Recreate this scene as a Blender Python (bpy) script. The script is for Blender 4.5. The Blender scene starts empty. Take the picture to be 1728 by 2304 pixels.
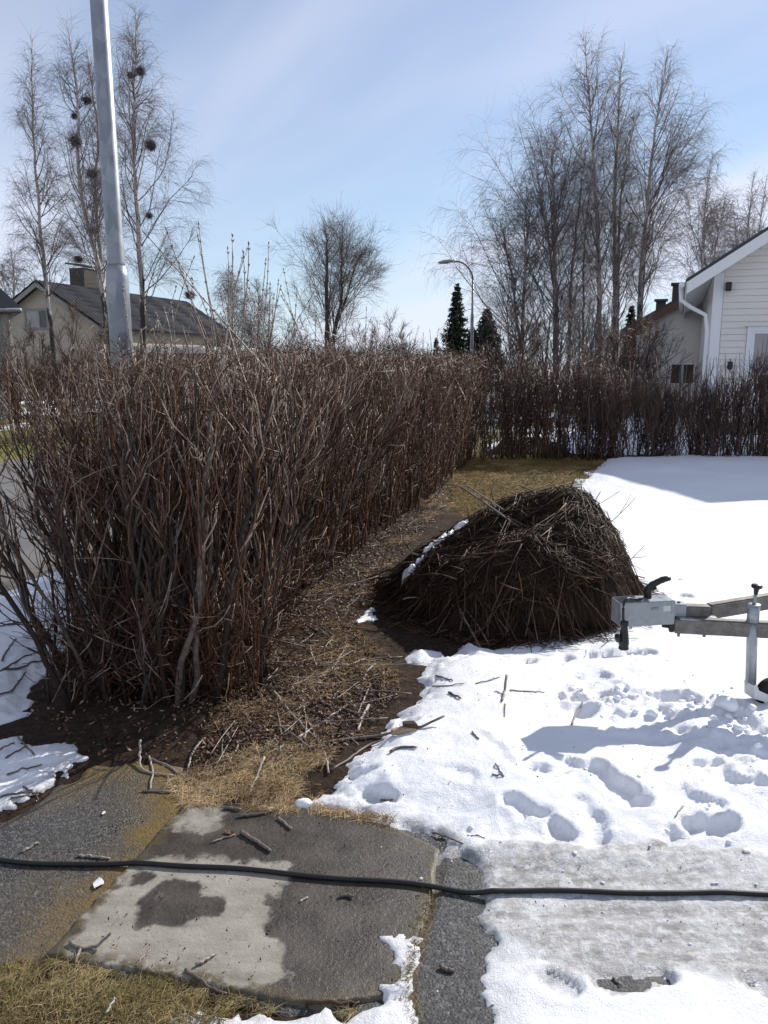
import bpy, bmesh, math
import numpy as np
from mathutils import Vector, Matrix

# ------------------------------------------------------------------ camera, sky, sun
S = bpy.context.scene
COL = S.collection
FPX, CU, CV = 1726.0, 829.5, 1106.0          # focal length and centre, in pixels of a 1659x2212 view of the photograph
PITCH = math.radians(10.7)
CAMZ = 1.6
cam_data = bpy.data.cameras.new('camera')
cam_data.sensor_fit = 'VERTICAL'
cam_data.sensor_height = 24.0
cam_data.lens = 24.0 * FPX / 2212.0
cam_data.clip_start = 0.05
cam_data.clip_end = 2000.0
cam = bpy.data.objects.new('camera', cam_data)
COL.objects.link(cam)
cam.location = (0, 0, CAMZ)
cam.rotation_euler = (math.radians(90) - PITCH, 0, 0)
S.camera = cam

SUN_AZ, SUN_EL = math.radians(44.0), math.radians(32.0)
world = bpy.data.worlds.new('World')
S.world = world
world.use_nodes = True
wt = world.node_tree
wt.nodes.clear()
def wn(t, **k):
    n = wt.nodes.new(t)
    for a, b in k.items():
        setattr(n, a, b)
    return n
sky = wn('ShaderNodeTexSky', sky_type='NISHITA', sun_disc=False, sun_elevation=SUN_EL, sun_rotation=SUN_AZ,
         air_density=1.0, dust_density=0.0, ozone_density=3.0, altitude=100)
tc = wn('ShaderNodeTexCoord')
sep = wn('ShaderNodeSeparateXYZ')
wt.links.new(tc.outputs['Generated'], sep.inputs[0])
def wm(op, a, b):
    n = wn('ShaderNodeMath', operation=op)
    for i, v in enumerate((a, b)):
        if isinstance(v, (int, float)):
            n.inputs[i].default_value = v
        else:
            wt.links.new(v, n.inputs[i])
    return n.outputs[0]
zz = wm('ADD', wm('MAXIMUM', sep.outputs[2], 0.0), 0.22)
cx = wm('DIVIDE', sep.outputs[0], zz)
cy = wm('DIVIDE', sep.outputs[1], zz)
comb = wn('ShaderNodeCombineXYZ')
wt.links.new(cx, comb.inputs[0]); wt.links.new(cy, comb.inputs[1])
mp = wn('ShaderNodeMapping', vector_type='TEXTURE')
mp.inputs['Rotation'].default_value = (0, 0, math.radians(-52))
mp.inputs['Scale'].default_value = (3.0, 0.85, 1)
mp.inputs['Location'].default_value = (2.3, 0.35, 0)
wt.links.new(comb.outputs[0], mp.inputs[0])
nz = wn('ShaderNodeTexNoise')
nz.inputs['Scale'].default_value = 1.05
nz.inputs['Detail'].default_value = 4.0
nz.inputs['Roughness'].default_value = 0.45
nz.inputs['Distortion'].default_value = 0.3
wt.links.new(mp.outputs[0], nz.inputs['Vector'])
rmp = wn('ShaderNodeMapRange', interpolation_type='SMOOTHSTEP')
rmp.inputs['From Min'].default_value = 0.36
rmp.inputs['From Max'].default_value = 0.74
rmp.inputs['To Min'].default_value = 0.20
rmp.inputs['To Max'].default_value = 0.95
wt.links.new(nz.outputs['Fac'], rmp.inputs['Value'])
mixc = wn('ShaderNodeMix', data_type='RGBA')
wt.links.new(rmp.outputs[0], mixc.inputs['Factor'])
hz = wm('MULTIPLY', wm('POWER', wm('SUBTRACT', 1.0, wm('MAXIMUM', sep.outputs[2], 0.0)), 7.0), 0.72)
mixh = wn('ShaderNodeMix', data_type='RGBA')
wt.links.new(hz, mixh.inputs['Factor'])
wt.links.new(sky.outputs[0], mixh.inputs[6])
mixh.inputs[7].default_value = (4.6, 6.3, 8.2, 1)
wt.links.new(mixh.outputs[2], mixc.inputs[6])
mixc.inputs[7].default_value = (7.6, 7.75, 9.2, 1)
bg = wn('ShaderNodeBackground')
bg.inputs['Strength'].default_value = 0.10
wt.links.new(mixc.outputs[2], bg.inputs['Color'])
wo = wn('ShaderNodeOutputWorld')
wt.links.new(bg.outputs[0], wo.inputs[0])

sun_l = bpy.data.lights.new('sun', 'SUN')
sun_l.energy = 4.6
sun_l.angle = math.radians(0.5)
sun_l.color = (1.0, 0.955, 0.89)
sun = bpy.data.objects.new('sun', sun_l)
COL.objects.link(sun)
SUND = Vector((math.sin(SUN_AZ) * math.cos(SUN_EL), math.cos(SUN_AZ) * math.cos(SUN_EL), math.sin(SUN_EL)))
sun.rotation_euler = SUND.to_track_quat('Z', 'Y').to_euler()
sun.location = SUND * 60

S.view_settings.view_transform = 'Standard'
S.view_settings.look = 'None'
S.view_settings.exposure = 0.24
S.view_settings.gamma = 1.0
S.view_settings.use_curve_mapping = False
S.cycles.max_bounces = 6
S.cycles.diffuse_bounces = 3
S.cycles.glossy_bounces = 3
S.cycles.use_denoising = True

# ------------------------------------------------------------------ photograph pixels to places
SP, CP = math.sin(PITCH), math.cos(PITCH)
def ray(u, v):
    a, b = (u - CU) / FPX, (CV - v) / FPX
    return np.array([a, CP + b * SP, -SP + b * CP])
def W(u, v, z=0.0):
    d = ray(u, v)
    t = (z - CAMZ) / d[2]
    return np.array([d[0] * t, d[1] * t])
def AT(u, v, y):
    d = ray(u, v)
    t = y / d[1]
    return np.array([d[0] * t, y, CAMZ + d[2] * t])
K = 1659.0 / 1728.0
def ATS(u, v, y):                                   # the same from pixels of the full 1728x2304 photograph
    return AT(u * K, v * K, y)
def poly(pts, z=0.0):
    return np.array([W(u, v, z) for u, v in pts])

# ------------------------------------------------------------------ numeric helpers
_lat = np.random.default_rng(7).random((256, 256))
def vnoise(x, y, s=0):
    x = x + s * 17.31; y = y + s * 9.77
    xi, yi = np.floor(x).astype(int), np.floor(y).astype(int)
    fx, fy = x - xi, y - yi
    fx = fx * fx * (3 - 2 * fx); fy = fy * fy * (3 - 2 * fy)
    a = _lat[xi & 255, yi & 255]; b = _lat[(xi + 1) & 255, yi & 255]
    c = _lat[xi & 255, (yi + 1) & 255]; d = _lat[(xi + 1) & 255, (yi + 1) & 255]
    return (a * (1 - fx) + b * fx) * (1 - fy) + (c * (1 - fx) + d * fx) * fy - 0.5
def fbm(x, y, f, o=4, g=0.5, s=0):
    r = 0; a = 1.0
    for i in range(o):
        r = r + a * vnoise(x * f, y * f, s + i * 3)
        f *= 2.03; a *= g
    return r
def sstep(a, b, x):
    t = np.clip((x - a) / (b - a), 0, 1)
    return t * t * (3 - 2 * t)
def sdpoly(x, y, P):
    """signed distance, positive inside"""
    n = len(P)
    d = np.full(x.shape, 1e9); ins = np.zeros(x.shape, bool)
    for i in range(n):
        a, b = P[i], P[(i + 1) % n]
        e = b - a
        t = np.clip(((x - a[0]) * e[0] + (y - a[1]) * e[1]) / max(e @ e, 1e-12), 0, 1)
        d = np.minimum(d, (x - a[0] - t * e[0]) ** 2 + (y - a[1] - t * e[1]) ** 2)
        if a[1] != b[1]:
            c = ((a[1] > y) != (b[1] > y)) & (x < (b[0] - a[0]) * (y - a[1]) / (b[1] - a[1]) + a[0])
            ins ^= c
    d = np.sqrt(d)
    return np.where(ins, d, -d)
def dline(x, y, P):
    d = np.full(x.shape, 1e9)
    for a, b in zip(P[:-1], P[1:]):
        e = b - a
        t = np.clip(((x - a[0]) * e[0] + (y - a[1]) * e[1]) / max(e @ e, 1e-12), 0, 1)
        d = np.minimum(d, (x - a[0] - t * e[0]) ** 2 + (y - a[1] - t * e[1]) ** 2)
    return np.sqrt(d)
def scatter(rng, P, n):
    lo, hi = P.min(0), P.max(0)
    out = []
    got = 0
    while got < n:
        q = lo + rng.random((n * 2, 2)) * (hi - lo)
        q = q[sdpoly(q[:, 0], q[:, 1], P) > 0]
        out.append(q); got += len(q)
    return np.concatenate(out)[:n]
def norm(a):
    return a / np.maximum(np.linalg.norm(a, axis=-1, keepdims=True), 1e-9)

# ------------------------------------------------------------------ mesh helpers
class MB:
    def __init__(self):
        self.v = []; self.f = []; self.var = []; self.n = 0
    def add(self, v, faces, var=None):
        self.v.append(np.asarray(v, float).reshape(-1, 3))
        for f in faces:
            f = np.asarray(f)
            if len(f):
                self.f.append(f + self.n)
        m = len(self.v[-1])
        self.var.append(np.full(m, 0.5) if var is None else np.broadcast_to(np.asarray(var, float), (m,)))
        self.n += m
        return self
    def tubes(self, P, R, k=4, caps=True, var=None, flat=1.0):
        P = np.asarray(P, float); R = np.asarray(R, float)
        if P.ndim == 2:
            P = P[None]; R = np.broadcast_to(R, P.shape[1:2])[None]
        N, M, _ = P.shape
        T = np.empty_like(P)
        T[:, 1:-1] = P[:, 2:] - P[:, :-2]; T[:, 0] = P[:, 1] - P[:, 0]; T[:, -1] = P[:, -1] - P[:, -2]
        T = norm(T)
        D = norm(P[:, -1] - P[:, 0] + 1e-6)
        ref = np.zeros((N, 3))
        ax = np.argmin(np.abs(D), axis=1)
        ref[np.arange(N), ax] = 1
        A = norm(ref[:, None] - (ref[:, None] * T).sum(-1, keepdims=True) * T)
        B = np.cross(T, A)
        ang = np.arange(k) * 2 * math.pi / k
        V = P[:, :, None] + R[:, :, None, None] * (np.cos(ang)[None, None, :, None] * A[:, :, None] + flat * np.sin(ang)[None, None, :, None] * B[:, :, None])
        idx = np.arange(N * M * k).reshape(N, M, k)
        a = idx[:, :-1]; b = np.roll(idx, -1, 2)[:, :-1]; c = np.roll(idx, -1, 2)[:, 1:]; d = idx[:, 1:]
        q = np.stack([a, b, c, d], -1).reshape(-1, 4)
        fs = [q]
        if caps:
            fs.append(idx[:, -1].reshape(N, k)); fs.append(idx[:, 0, ::-1].reshape(N, k))
        if var is not None:
            var = np.repeat(np.asarray(var, float), M * k)
        self.add(V.reshape(-1, 3), fs, var)
        return self
    def box(self, c, h, ex=(1, 0, 0), ey=(0, 1, 0), ez=(0, 0, 1), var=None):
        c = np.asarray(c, float); E = np.array([ex, ey, ez], float) * np.asarray(h, float)[:, None]
        s = np.array([[x, y, z] for z in (-1, 1) for y in (-1, 1) for x in (-1, 1)], float)
        self.add(c + s @ E, [np.array([[0, 2, 3, 1], [4, 5, 7, 6], [0, 1, 5, 4], [2, 6, 7, 3], [0, 4, 6, 2], [1, 3, 7, 5]])], var)
        return self
    def prism(self, ring, vec):
        ring = np.asarray(ring, float); n = len(ring); vec = np.asarray(vec, float)
        side = [[i, (i + 1) % n, n + (i + 1) % n, n + i] for i in range(n)]
        self.add(np.concatenate([ring, ring + vec]), [np.array([list(range(n))[::-1]]), np.array([list(range(n, 2 * n))]), np.array(side)])
        return self
    def lathe(self, prof, c, axis=(0, 0, 1), k=16):
        """prof: (radius, height along axis)"""
        axis = norm(np.asarray(axis, float)); ref = np.array([1, 0, 0.]) if abs(axis[0]) < 0.8 else np.array([0, 1., 0])
        A = norm(ref - ref @ axis * axis); B = np.cross(axis, A)
        ang = np.arange(k) * 2 * math.pi / k
        M = len(prof)
        V = np.array([np.asarray(c) + h * axis + r * (math.cos(t) * A + math.sin(t) * B) for r, h in prof for t in ang])
        idx = np.arange(M * k).reshape(M, k)
        q = np.stack([idx[:-1], np.roll(idx, -1, 1)[:-1], np.roll(idx, -1, 1)[1:], idx[1:]], -1).reshape(-1, 4)
        self.add(V, [q, idx[-1][None], idx[0][::-1][None]])
        return self
    def mesh(self, name, mat, smooth=True, attrs=None, bevel=0):
        me = bpy.data.meshes.new(name)
        v = np.concatenate(self.v) if self.v else np.zeros((0, 3))
        me.vertices.add(len(v)); me.vertices.foreach_set('co', v.astype(np.float32).ravel())
        tot = np.concatenate([np.full(len(f), f.shape[1]) for f in self.f])
        loops = np.concatenate([f.ravel() for f in self.f])
        me.loops.add(len(loops)); me.loops.foreach_set('vertex_index', loops.astype(np.int32))
        me.polygons.add(len(tot))
        me.polygons.foreach_set('loop_start', (np.cumsum(tot) - tot).astype(np.int32))
        me.polygons.foreach_set('use_smooth', np.full(len(tot), smooth))
        me.update(calc_edges=True)
        at = me.attributes.new('var', 'FLOAT', 'POINT')
        at.data.foreach_set('value', np.concatenate(self.var).astype(np.float32))
        for k_, a in (attrs or {}).items():
            at = me.attributes.new(k_, 'FLOAT', 'POINT')
            at.data.foreach_set('value', np.asarray(a, np.float32).ravel())
        if bevel:
            bm = bmesh.new(); bm.from_mesh(me)
            es = [e for e in bm.edges if len(e.link_faces) == 2 and e.calc_face_angle(0) > 0.6]
            bmesh.ops.bevel(bm, geom=es, offset=bevel, segments=2, affect='EDGES', clamp_overlap=True)
            bm.to_mesh(me); bm.free()
            me.polygons.foreach_set('use_smooth', np.full(len(me.polygons), False))
        me.materials.append(mat)
        return me
    def obj(self, name, mat, parent=None, **k):
        props = {a: k.pop(a) for a in ('label', 'cat', 'group', 'kind') if a in k}
        return link(bpy.data.objects.new(name, self.mesh(name, mat, **k)), parent, **props)

def link(o, parent=None, label=None, cat=None, group=None, kind=None):
    COL.objects.link(o)
    if parent is not None:
        o.parent = parent
        o.matrix_parent_inverse = Matrix.Translation(-parent.location)
    for a, b in (('label', label), ('category', cat), ('group', group), ('kind', kind)):
        if b:
            o[a] = b
    return o
def thing(name, label, cat, loc=(0, 0, 0), group=None):
    o = bpy.data.objects.new(name, None)
    o.empty_display_size = 0.1
    o.location = loc
    return link(o, None, label, cat, group)

def gridmesh(name, mat, xs, ys, fz, keep=None, attrs=None, **props):
    X, Y = np.meshgrid(xs, ys, indexing='ij')
    Z = fz(X, Y)
    nx, ny = X.shape
    idx = np.arange(nx * ny).reshape(nx, ny)
    q = np.stack([idx[:-1, :-1], idx[1:, :-1], idx[1:, 1:], idx[:-1, 1:]], -1).reshape(-1, 4)
    V = np.stack([X, Y, Z], -1).reshape(-1, 3)
    A = {k: f(X, Y).ravel() for k, f in (attrs or {}).items()}
    if keep is not None:
        kp = keep(X, Y, Z).ravel()
        q = q[kp[q].any(1)]
        used = np.zeros(len(V), bool); used[q.ravel()] = True
        remap = np.cumsum(used) - 1
        q = remap[q]; V = V[used]; A = {k: a[used] for k, a in A.items()}
    mb = MB(); mb.add(V, [q])
    return mb.obj(name, mat, attrs=A, **props)

# ------------------------------------------------------------------ materials
def mat(name, build):
    m = bpy.data.materials.new(name)
    m.use_nodes = True
    nt = m.node_tree
    b = nt.nodes['Principled BSDF']
    H = NT(nt, b)
    build(H)
    return m
class NT:
    def __init__(s, nt, b):
        s.nt = nt; s.b = b
        s.geo = None
    def n(s, t, **k):
        x = s.nt.nodes.new(t)
        for a, v in k.items():
            setattr(x, a, v)
        return x
    def lk(s, a, b):
        s.nt.links.new(a, b)
    def put(s, inp, v):
        if isinstance(v, (int, float)):
            inp.default_value = v
        elif isinstance(v, (tuple, list)):
            inp.default_value = tuple(v) + ((1,) if len(v) == 3 and inp.type == 'RGBA' else ())
        else:
            s.lk(v, inp)
    def pos(s):
        if s.geo is None:
            s.geo = s.n('ShaderNodeNewGeometry')
        return s.geo.outputs['Position']
    def mapped(s, scale=(1, 1, 1), rot=(0, 0, 0), src=None):
        m = s.n('ShaderNodeMapping')
        m.inputs['Scale'].default_value = scale; m.inputs['Rotation'].default_value = rot
        s.lk(src or s.pos(), m.inputs[0])
        return m.outputs[0]
    def noise(s, scale, detail=4, rough=0.55, vec=None, dist=0.0):
        x = s.n('ShaderNodeTexNoise')
        x.inputs['Scale'].default_value = scale; x.inputs['Detail'].default_value = detail
        x.inputs['Roughness'].default_value = rough; x.inputs['Distortion'].default_value = dist
        s.lk(vec or s.pos(), x.inputs['Vector'])
        return x.outputs['Fac']
    def vor(s, scale, feat='F1', out='Distance', vec=None):
        x = s.n('ShaderNodeTexVoronoi', feature=feat)
        x.inputs['Scale'].default_value = scale
        s.lk(vec or s.pos(), x.inputs['Vector'])
        return x.outputs[out]
    def attr(s, name):
        x = s.n('ShaderNodeAttribute'); x.attribute_name = name
        return x.outputs['Fac']
    def m(s, op, a, b=0.0, c=None):
        x = s.n('ShaderNodeMath', operation=op)
        s.put(x.inputs[0], a); s.put(x.inputs[1], b)
        if c is not None:
            s.put(x.inputs[2], c)
        return x.outputs[0]
    def ramp(s, v, a, b, lo=0.0, hi=1.0, smooth=True):
        x = s.n('ShaderNodeMapRange', interpolation_type='SMOOTHSTEP' if smooth else 'LINEAR')
        x.inputs['From Min'].default_value = a; x.inputs['From Max'].default_value = b
        x.inputs['To Min'].default_value = lo; x.inputs['To Max'].default_value = hi
        s.lk(v, x.inputs['Value'])
        return x.outputs[0]
    def mix(s, f, a, b):
        x = s.n('ShaderNodeMix', data_type='RGBA')
        s.put(x.inputs['Factor'], f); s.put(x.inputs[6], a); s.put(x.inputs[7], b)
        return x.outputs[2]
    def bump(s, h, strength=0.5, dist=0.01):
        x = s.n('ShaderNodeBump')
        x.inputs['Strength'].default_value = strength; x.inputs['Distance'].default_value = dist
        s.lk(h, x.inputs['Height'])
        s.lk(x.outputs[0], s.b.inputs['Normal'])
    def out(s, col=None, rough=None, spec=None, metal=None):
        if col is not None: s.put(s.b.inputs['Base Color'], col)
        if rough is not None: s.put(s.b.inputs['Roughness'], rough)
        if spec is not None: s.put(s.b.inputs['Specular IOR Level'], spec)
        if metal is not None: s.put(s.b.inputs['Metallic'], metal)

def plain(name, c, rough=0.6, spec=0.4, metal=0.0, vary=0.25, scale=8.0, bump=0.0):
    def f(H):
        n = H.noise(scale, 5)
        H.out(H.mix(n, tuple(x * (1 - vary) for x in c), tuple(min(1, x * (1 + vary)) for x in c)), H.ramp(H.noise(scale * 2.3), 0.3, 0.7, rough * 0.85, min(1, rough * 1.15)), spec, metal)
        if bump:
            H.bump(H.noise(scale * 6, 4), bump, 0.003)
    return mat(name, f)

def twig_mat(name, c0, c1, c2, rough=0.5, spec=0.45, scale=30):
    def f(H):
        v = H.attr('var')
        col = H.mix(H.ramp(v, 0.0, 0.6), c0, c1)
        col = H.mix(H.ramp(v, 0.62, 1.0), col, c2)
        n = H.noise(scale, 3)
        col = H.mix(H.ramp(n, 0.35, 0.7, 0, 0.55), col, tuple(x * 0.55 for x in c0))
        H.out(col, rough, spec)
    return mat(name, f)

M_hedge = twig_mat('hedge bark', (0.045, 0.020, 0.012), (0.15, 0.074, 0.044), (0.48, 0.38, 0.30), 0.48, 0.3)  # palest tone stands in for sun glints as well as pale cut tips
M_stem = twig_mat('hedge stem bark', (0.036, 0.026, 0.021), (0.085, 0.058, 0.046), (0.20, 0.155, 0.125), 0.55, 0.25, 40)
M_shoot = twig_mat('shoot bark', (0.20, 0.15, 0.12), (0.30, 0.24, 0.2), (0.40, 0.34, 0.29), 0.45, 0.5, 60)
M_pile = twig_mat('brushwood bark', (0.022, 0.011, 0.006), (0.075, 0.038, 0.020), (0.21, 0.135, 0.085), 0.6, 0.25)
M_stick = twig_mat('stick bark', (0.13, 0.10, 0.085), (0.26, 0.22, 0.19), (0.42, 0.37, 0.32), 0.5, 0.45, 90)
M_farhedge = twig_mat('far hedge bark', (0.06, 0.034, 0.024), (0.13, 0.072, 0.05), (0.26, 0.19, 0.15))
M_birchtwig = twig_mat('birch twig', (0.09, 0.068, 0.066), (0.19, 0.15, 0.145), (0.32, 0.28, 0.27))
M_litter = twig_mat('dead leaves', (0.028, 0.014, 0.009), (0.19, 0.098, 0.060), (0.50, 0.36, 0.27), 0.6, 0.25, 50)
M_straw = twig_mat('dry grass', (0.30, 0.17, 0.075), (0.72, 0.54, 0.29), (0.86, 0.72, 0.47), 0.6, 0.3, 3)
M_green = twig_mat('mixed grass', (0.15, 0.12, 0.04), (0.42, 0.32, 0.15), (0.76, 0.62, 0.40), 0.6, 0.3, 3)

M_lawn = twig_mat('old lawn grass', (0.12, 0.11, 0.025), (0.32, 0.21, 0.075), (0.52, 0.37, 0.17), 0.6, 0.3, 3)
def _birch(H):
    z = H.mapped((5, 5, 26))
    marks = H.ramp(H.noise(1.0, 4, 0.6, z), 0.56, 0.66)
    sx = H.n('ShaderNodeSeparateXYZ'); H.lk(H.pos(), sx.inputs[0])
    low = H.ramp(sx.outputs[2], 1.5, 7.5, 0.75, 0.12)
    rough = H.ramp(H.m('ADD', H.noise(2.2, 5, 0.6, H.mapped((3, 3, 1))), H.m('SUBTRACT', low, 0.5)), 0.45, 0.6)
    f = H.m('MAXIMUM', H.m('MULTIPLY', marks, 0.9), rough)
    H.out(H.mix(f, H.mix(H.noise(6), (0.42, 0.38, 0.35), (0.62, 0.58, 0.54)), (0.045, 0.04, 0.038)), 0.6, 0.3)
    H.bump(H.noise(30, 4), 0.5, 0.02)
M_birch = mat('birch bark', _birch)
M_bark = plain('dark bark', (0.075, 0.06, 0.052), 0.8, 0.2, vary=0.4, scale=6)

def _snow(H):
    sl = H.attr('slush')
    dirt = H.m('MULTIPLY', H.ramp(H.noise(9, 6, 0.65), 0.35, 0.75), 0.09)
    c = H.mix(dirt, (0.90, 0.91, 0.93), (0.66, 0.64, 0.62))
    grime = H.mix(H.ramp(H.noise(14, 6, 0.7, H.mapped((0.35, 1.6, 1))), 0.35, 0.68), (0.19, 0.182, 0.17), (0.44, 0.428, 0.41))
    fac = H.m('MULTIPLY', sl, H.m('MULTIPLY', H.ramp(H.noise(30, 6, 0.75), 0.42, 0.66, 1.0, 0.45), H.ramp(H.noise(5, 5, 0.65, H.mapped((0.5, 1.8, 1))), 0.42, 0.72, 1.0, 0.55)))
    c = H.mix(fac, c, grime)
    H.out(c, H.ramp(sl, 0, 1, 0.42, 0.30), 0.45)
    h = H.m('ADD', H.m('MULTIPLY', H.noise(230, 3, 0.75), 1.0), H.m('MULTIPLY', H.noise(60, 4, 0.65), 1.0))
    H.bump(h, 0.6, 0.0075)
    H.b.inputs['Subsurface Weight'].default_value = 0.0
M_snow = mat('old snow', _snow)
M_snowlump = plain('snow lump', (0.88, 0.89, 0.92), 0.5, 0.4, vary=0.04, scale=20, bump=0.5)

def _asphalt(H):
    cell = H.vor(120, 'F1', 'Color')
    sx = H.n('ShaderNodeSeparateColor'); H.lk(cell, sx.inputs[0])
    d = H.vor(120)
    sp = H.m('MULTIPLY', H.ramp(sx.outputs[0], 0.2, 1.0, 0, 1, False), H.ramp(H.noise(55, 4, 0.7), 0.35, 0.65))
    c = H.mix(sp, (0.020, 0.020, 0.021), (0.17, 0.168, 0.165))
    c = H.mix(H.ramp(H.vor(48, 'F1', 'Distance'), 0.10, 0.16, 0.6, 0.0), c, (0.26, 0.255, 0.25))
    c = H.mix(H.ramp(H.noise(2.3, 5, 0.6), 0.4, 0.68, 0, 0.5), c, (0.075, 0.07, 0.063))
    moss = H.m('MULTIPLY', H.attr('moss'), H.ramp(H.noise(26, 5, 0.65), 0.18, 0.52))
    mossc = H.mix(H.noise(40, 4), (0.06, 0.042, 0.010), (0.25, 0.155, 0.035))
    c = H.mix(moss, c, mossc)
    H.out(c, H.m('MAXIMUM', H.m('MULTIPLY', moss, 0.9), H.ramp(H.noise(5, 4), 0.35, 0.65, 0.30, 0.55)), 0.5)
    h = H.m('ADD', H.m('MULTIPLY', d, -0.55), H.m('MULTIPLY', H.noise(150, 4, 0.75), 1.0))
    H.bump(h, 0.8, 0.006)
M_asphalt = mat('old asphalt', _asphalt)

def _slab(H):
    wet = H.attr('wet')
    wn_ = H.m('ADD', wet, H.m('MULTIPLY', H.m('SUBTRACT', H.noise(20, 6, 0.7), 0.5), 0.75))
    w = H.ramp(wn_, 0.30, 0.72)
    grain = H.noise(260, 3, 0.7)
    blot = H.noise(7, 6, 0.6, H.mapped((1, 2.2, 1)))
    dry = H.mix(H.ramp(blot, 0.3, 0.7), (0.25, 0.225, 0.185), (0.36, 0.33, 0.275))
    dry = H.mix(H.ramp(grain, 0.45, 0.75, 0, 0.35), dry, (0.14, 0.13, 0.115))
    wetc = H.mix(H.ramp(H.noise(9, 5), 0.3, 0.7), (0.040, 0.033, 0.026), (0.085, 0.070, 0.056))
    wetc = H.mix(H.ramp(grain, 0.55, 0.8, 0, 0.5), wetc, (0.18, 0.17, 0.15))
    edge = H.m('MULTIPLY', H.ramp(H.attr('grime'), 0, 1), H.ramp(H.noise(30, 5), 0.35, 0.6))
    c = H.mix(w, dry, wetc)
    c = H.mix(edge, c, (0.09, 0.07, 0.03))
    H.out(c, H.ramp(H.m('ADD', w, H.m('MULTIPLY', H.noise(18, 4), 0.3)), 0.1, 1.1, 0.85, 0.36), 0.5)
    H.bump(H.m('ADD', grain, H.m('MULTIPLY', H.noise(70, 4), 1.2)), 0.55, 0.004)
M_slab = mat('concrete slab', _slab)

def _soil(H):
    n = H.noise(28, 6, 0.7)
    c = H.mix(H.ramp(n, 0.3, 0.7), (0.018, 0.011, 0.007), (0.075, 0.045, 0.028))
    lawnc = H.mix(H.ramp(H.noise(5.5, 6, 0.7), 0.33, 0.66), (0.10, 0.08, 0.022), (0.27, 0.16, 0.055))
    lawnc = H.mix(H.ramp(H.noise(38, 4, 0.7), 0.5, 0.75, 0, 0.6), lawnc, (0.06, 0.045, 0.018))
    c = H.mix(H.attr('lawn'), c, lawnc)
    H.out(c, 0.9, 0.2)
    H.bump(H.noise(45, 6, 0.7), 0.9, 0.03)
M_soil = mat('soil and litter', _soil)

def _far_ground(H):
    snow = H.ramp(H.noise(0.22, 5, 0.6), 0.50, 0.56)
    g = H.mix(H.ramp(H.noise(1.3, 6, 0.65), 0.3, 0.7), (0.07, 0.065, 0.022), (0.20, 0.16, 0.07))
    H.out(H.mix(snow, g, (0.86, 0.87, 0.9)), 0.85, 0.2)
    H.bump(H.noise(9, 6, 0.65), 0.6, 0.08)
M_farground = mat('thawing field', _far_ground)
def _verge(H):
    c = H.mix(H.ramp(H.noise(3.5, 6, 0.7), 0.35, 0.65), (0.10, 0.13, 0.025), (0.24, 0.22, 0.06))
    H.out(c, 0.9, 0.2)
    H.bump(H.noise(40, 5, 0.7), 0.8, 0.04)
M_verge = mat('verge grass', _verge)
def _road(H):
    d = H.attr('sand')
    g = H.mix(H.ramp(H.noise(120, 3, 0.7), 0.35, 0.7), (0.10, 0.098, 0.095), (0.21, 0.205, 0.2))
    g = H.mix(H.ramp(H.noise(1.1, 5), 0.35, 0.7, 0, 0.5), g, (0.22, 0.21, 0.195))
    sand = H.mix(H.noise(60, 5, 0.7), (0.10, 0.075, 0.05), (0.27, 0.215, 0.15))
    H.out(H.mix(H.m('MULTIPLY', d, H.ramp(H.noise(4, 6, 0.6), 0.25, 0.6)), g, sand), 0.75, 0.35)
    H.bump(H.noise(160, 3), 0.5, 0.006)
M_road = mat('street asphalt', _road)

def _galv(H):
    v = H.vor(16, 'F1', 'Color', H.mapped((1, 1, 0.6)))
    sx = H.n('ShaderNodeSeparateColor'); H.lk(v, sx.inputs[0])
    c = H.mix(sx.outputs[0], (0.23, 0.245, 0.27), (0.34, 0.355, 0.38))
    c = H.mix(H.ramp(H.noise(5, 5), 0.55, 0.75, 0, 0.4), c, (0.15, 0.15, 0.155))
    H.out(c, H.ramp(H.noise(9, 4), 0.3, 0.7, 0.38, 0.55), 0.5, 0.55)
M_galv = mat('weathered galvanised steel', _galv)
def _zinc(H):
    v = H.vor(45, 'F1', 'Color')
    sx = H.n('ShaderNodeSeparateColor'); H.lk(v, sx.inputs[0])
    c = H.mix(sx.outputs[0], (0.34, 0.37, 0.385), (0.39, 0.42, 0.435))
    c = H.mix(H.ramp(H.noise(26, 5, 0.7), 0.58, 0.75, 0, 0.5), c, (0.24, 0.24, 0.23))
    H.out(c, H.ramp(H.noise(30, 4), 0.3, 0.7, 0.30, 0.48), 0.5, 0.6)
M_zinc = mat('zinc plated steel', _zinc)
def _beam(H):
    c = H.mix(H.ramp(H.noise(22, 6, 0.7), 0.3, 0.7), (0.13, 0.12, 0.105), (0.25, 0.235, 0.21))
    c = H.mix(H.ramp(H.noise(55, 5, 0.7), 0.6, 0.75, 0, 0.7), c, (0.08, 0.07, 0.06))
    H.out(c, 0.6, 0.4, 0.4)
    H.bump(H.noise(120, 3), 0.25, 0.002)
M_beam = mat('dull drawbar steel', _beam)
M_black = plain('black plastic', (0.012, 0.012, 0.013), 0.45, 0.5, vary=0.2, scale=40, bump=0.15)
M_rubber = plain('black rubber', (0.016, 0.016, 0.016), 0.75, 0.3, vary=0.3, scale=30, bump=0.3)
M_cable = plain('cable rubber', (0.010, 0.010, 0.010), 0.5, 0.45, vary=0.3, scale=60, bump=0.25)
M_white = plain('white painted board', (0.76, 0.725, 0.67), 0.6, 0.35, vary=0.04, scale=1.5)  # warm tint in the base colour stands in for light bounced off snow
M_white2 = plain('white trim paint', (0.80, 0.80, 0.80), 0.5, 0.4, vary=0.02, scale=1.5)
M_beige = plain('beige render', (0.50, 0.445, 0.36), 0.85, 0.2, vary=0.12, scale=0.9, bump=0.2)
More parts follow.
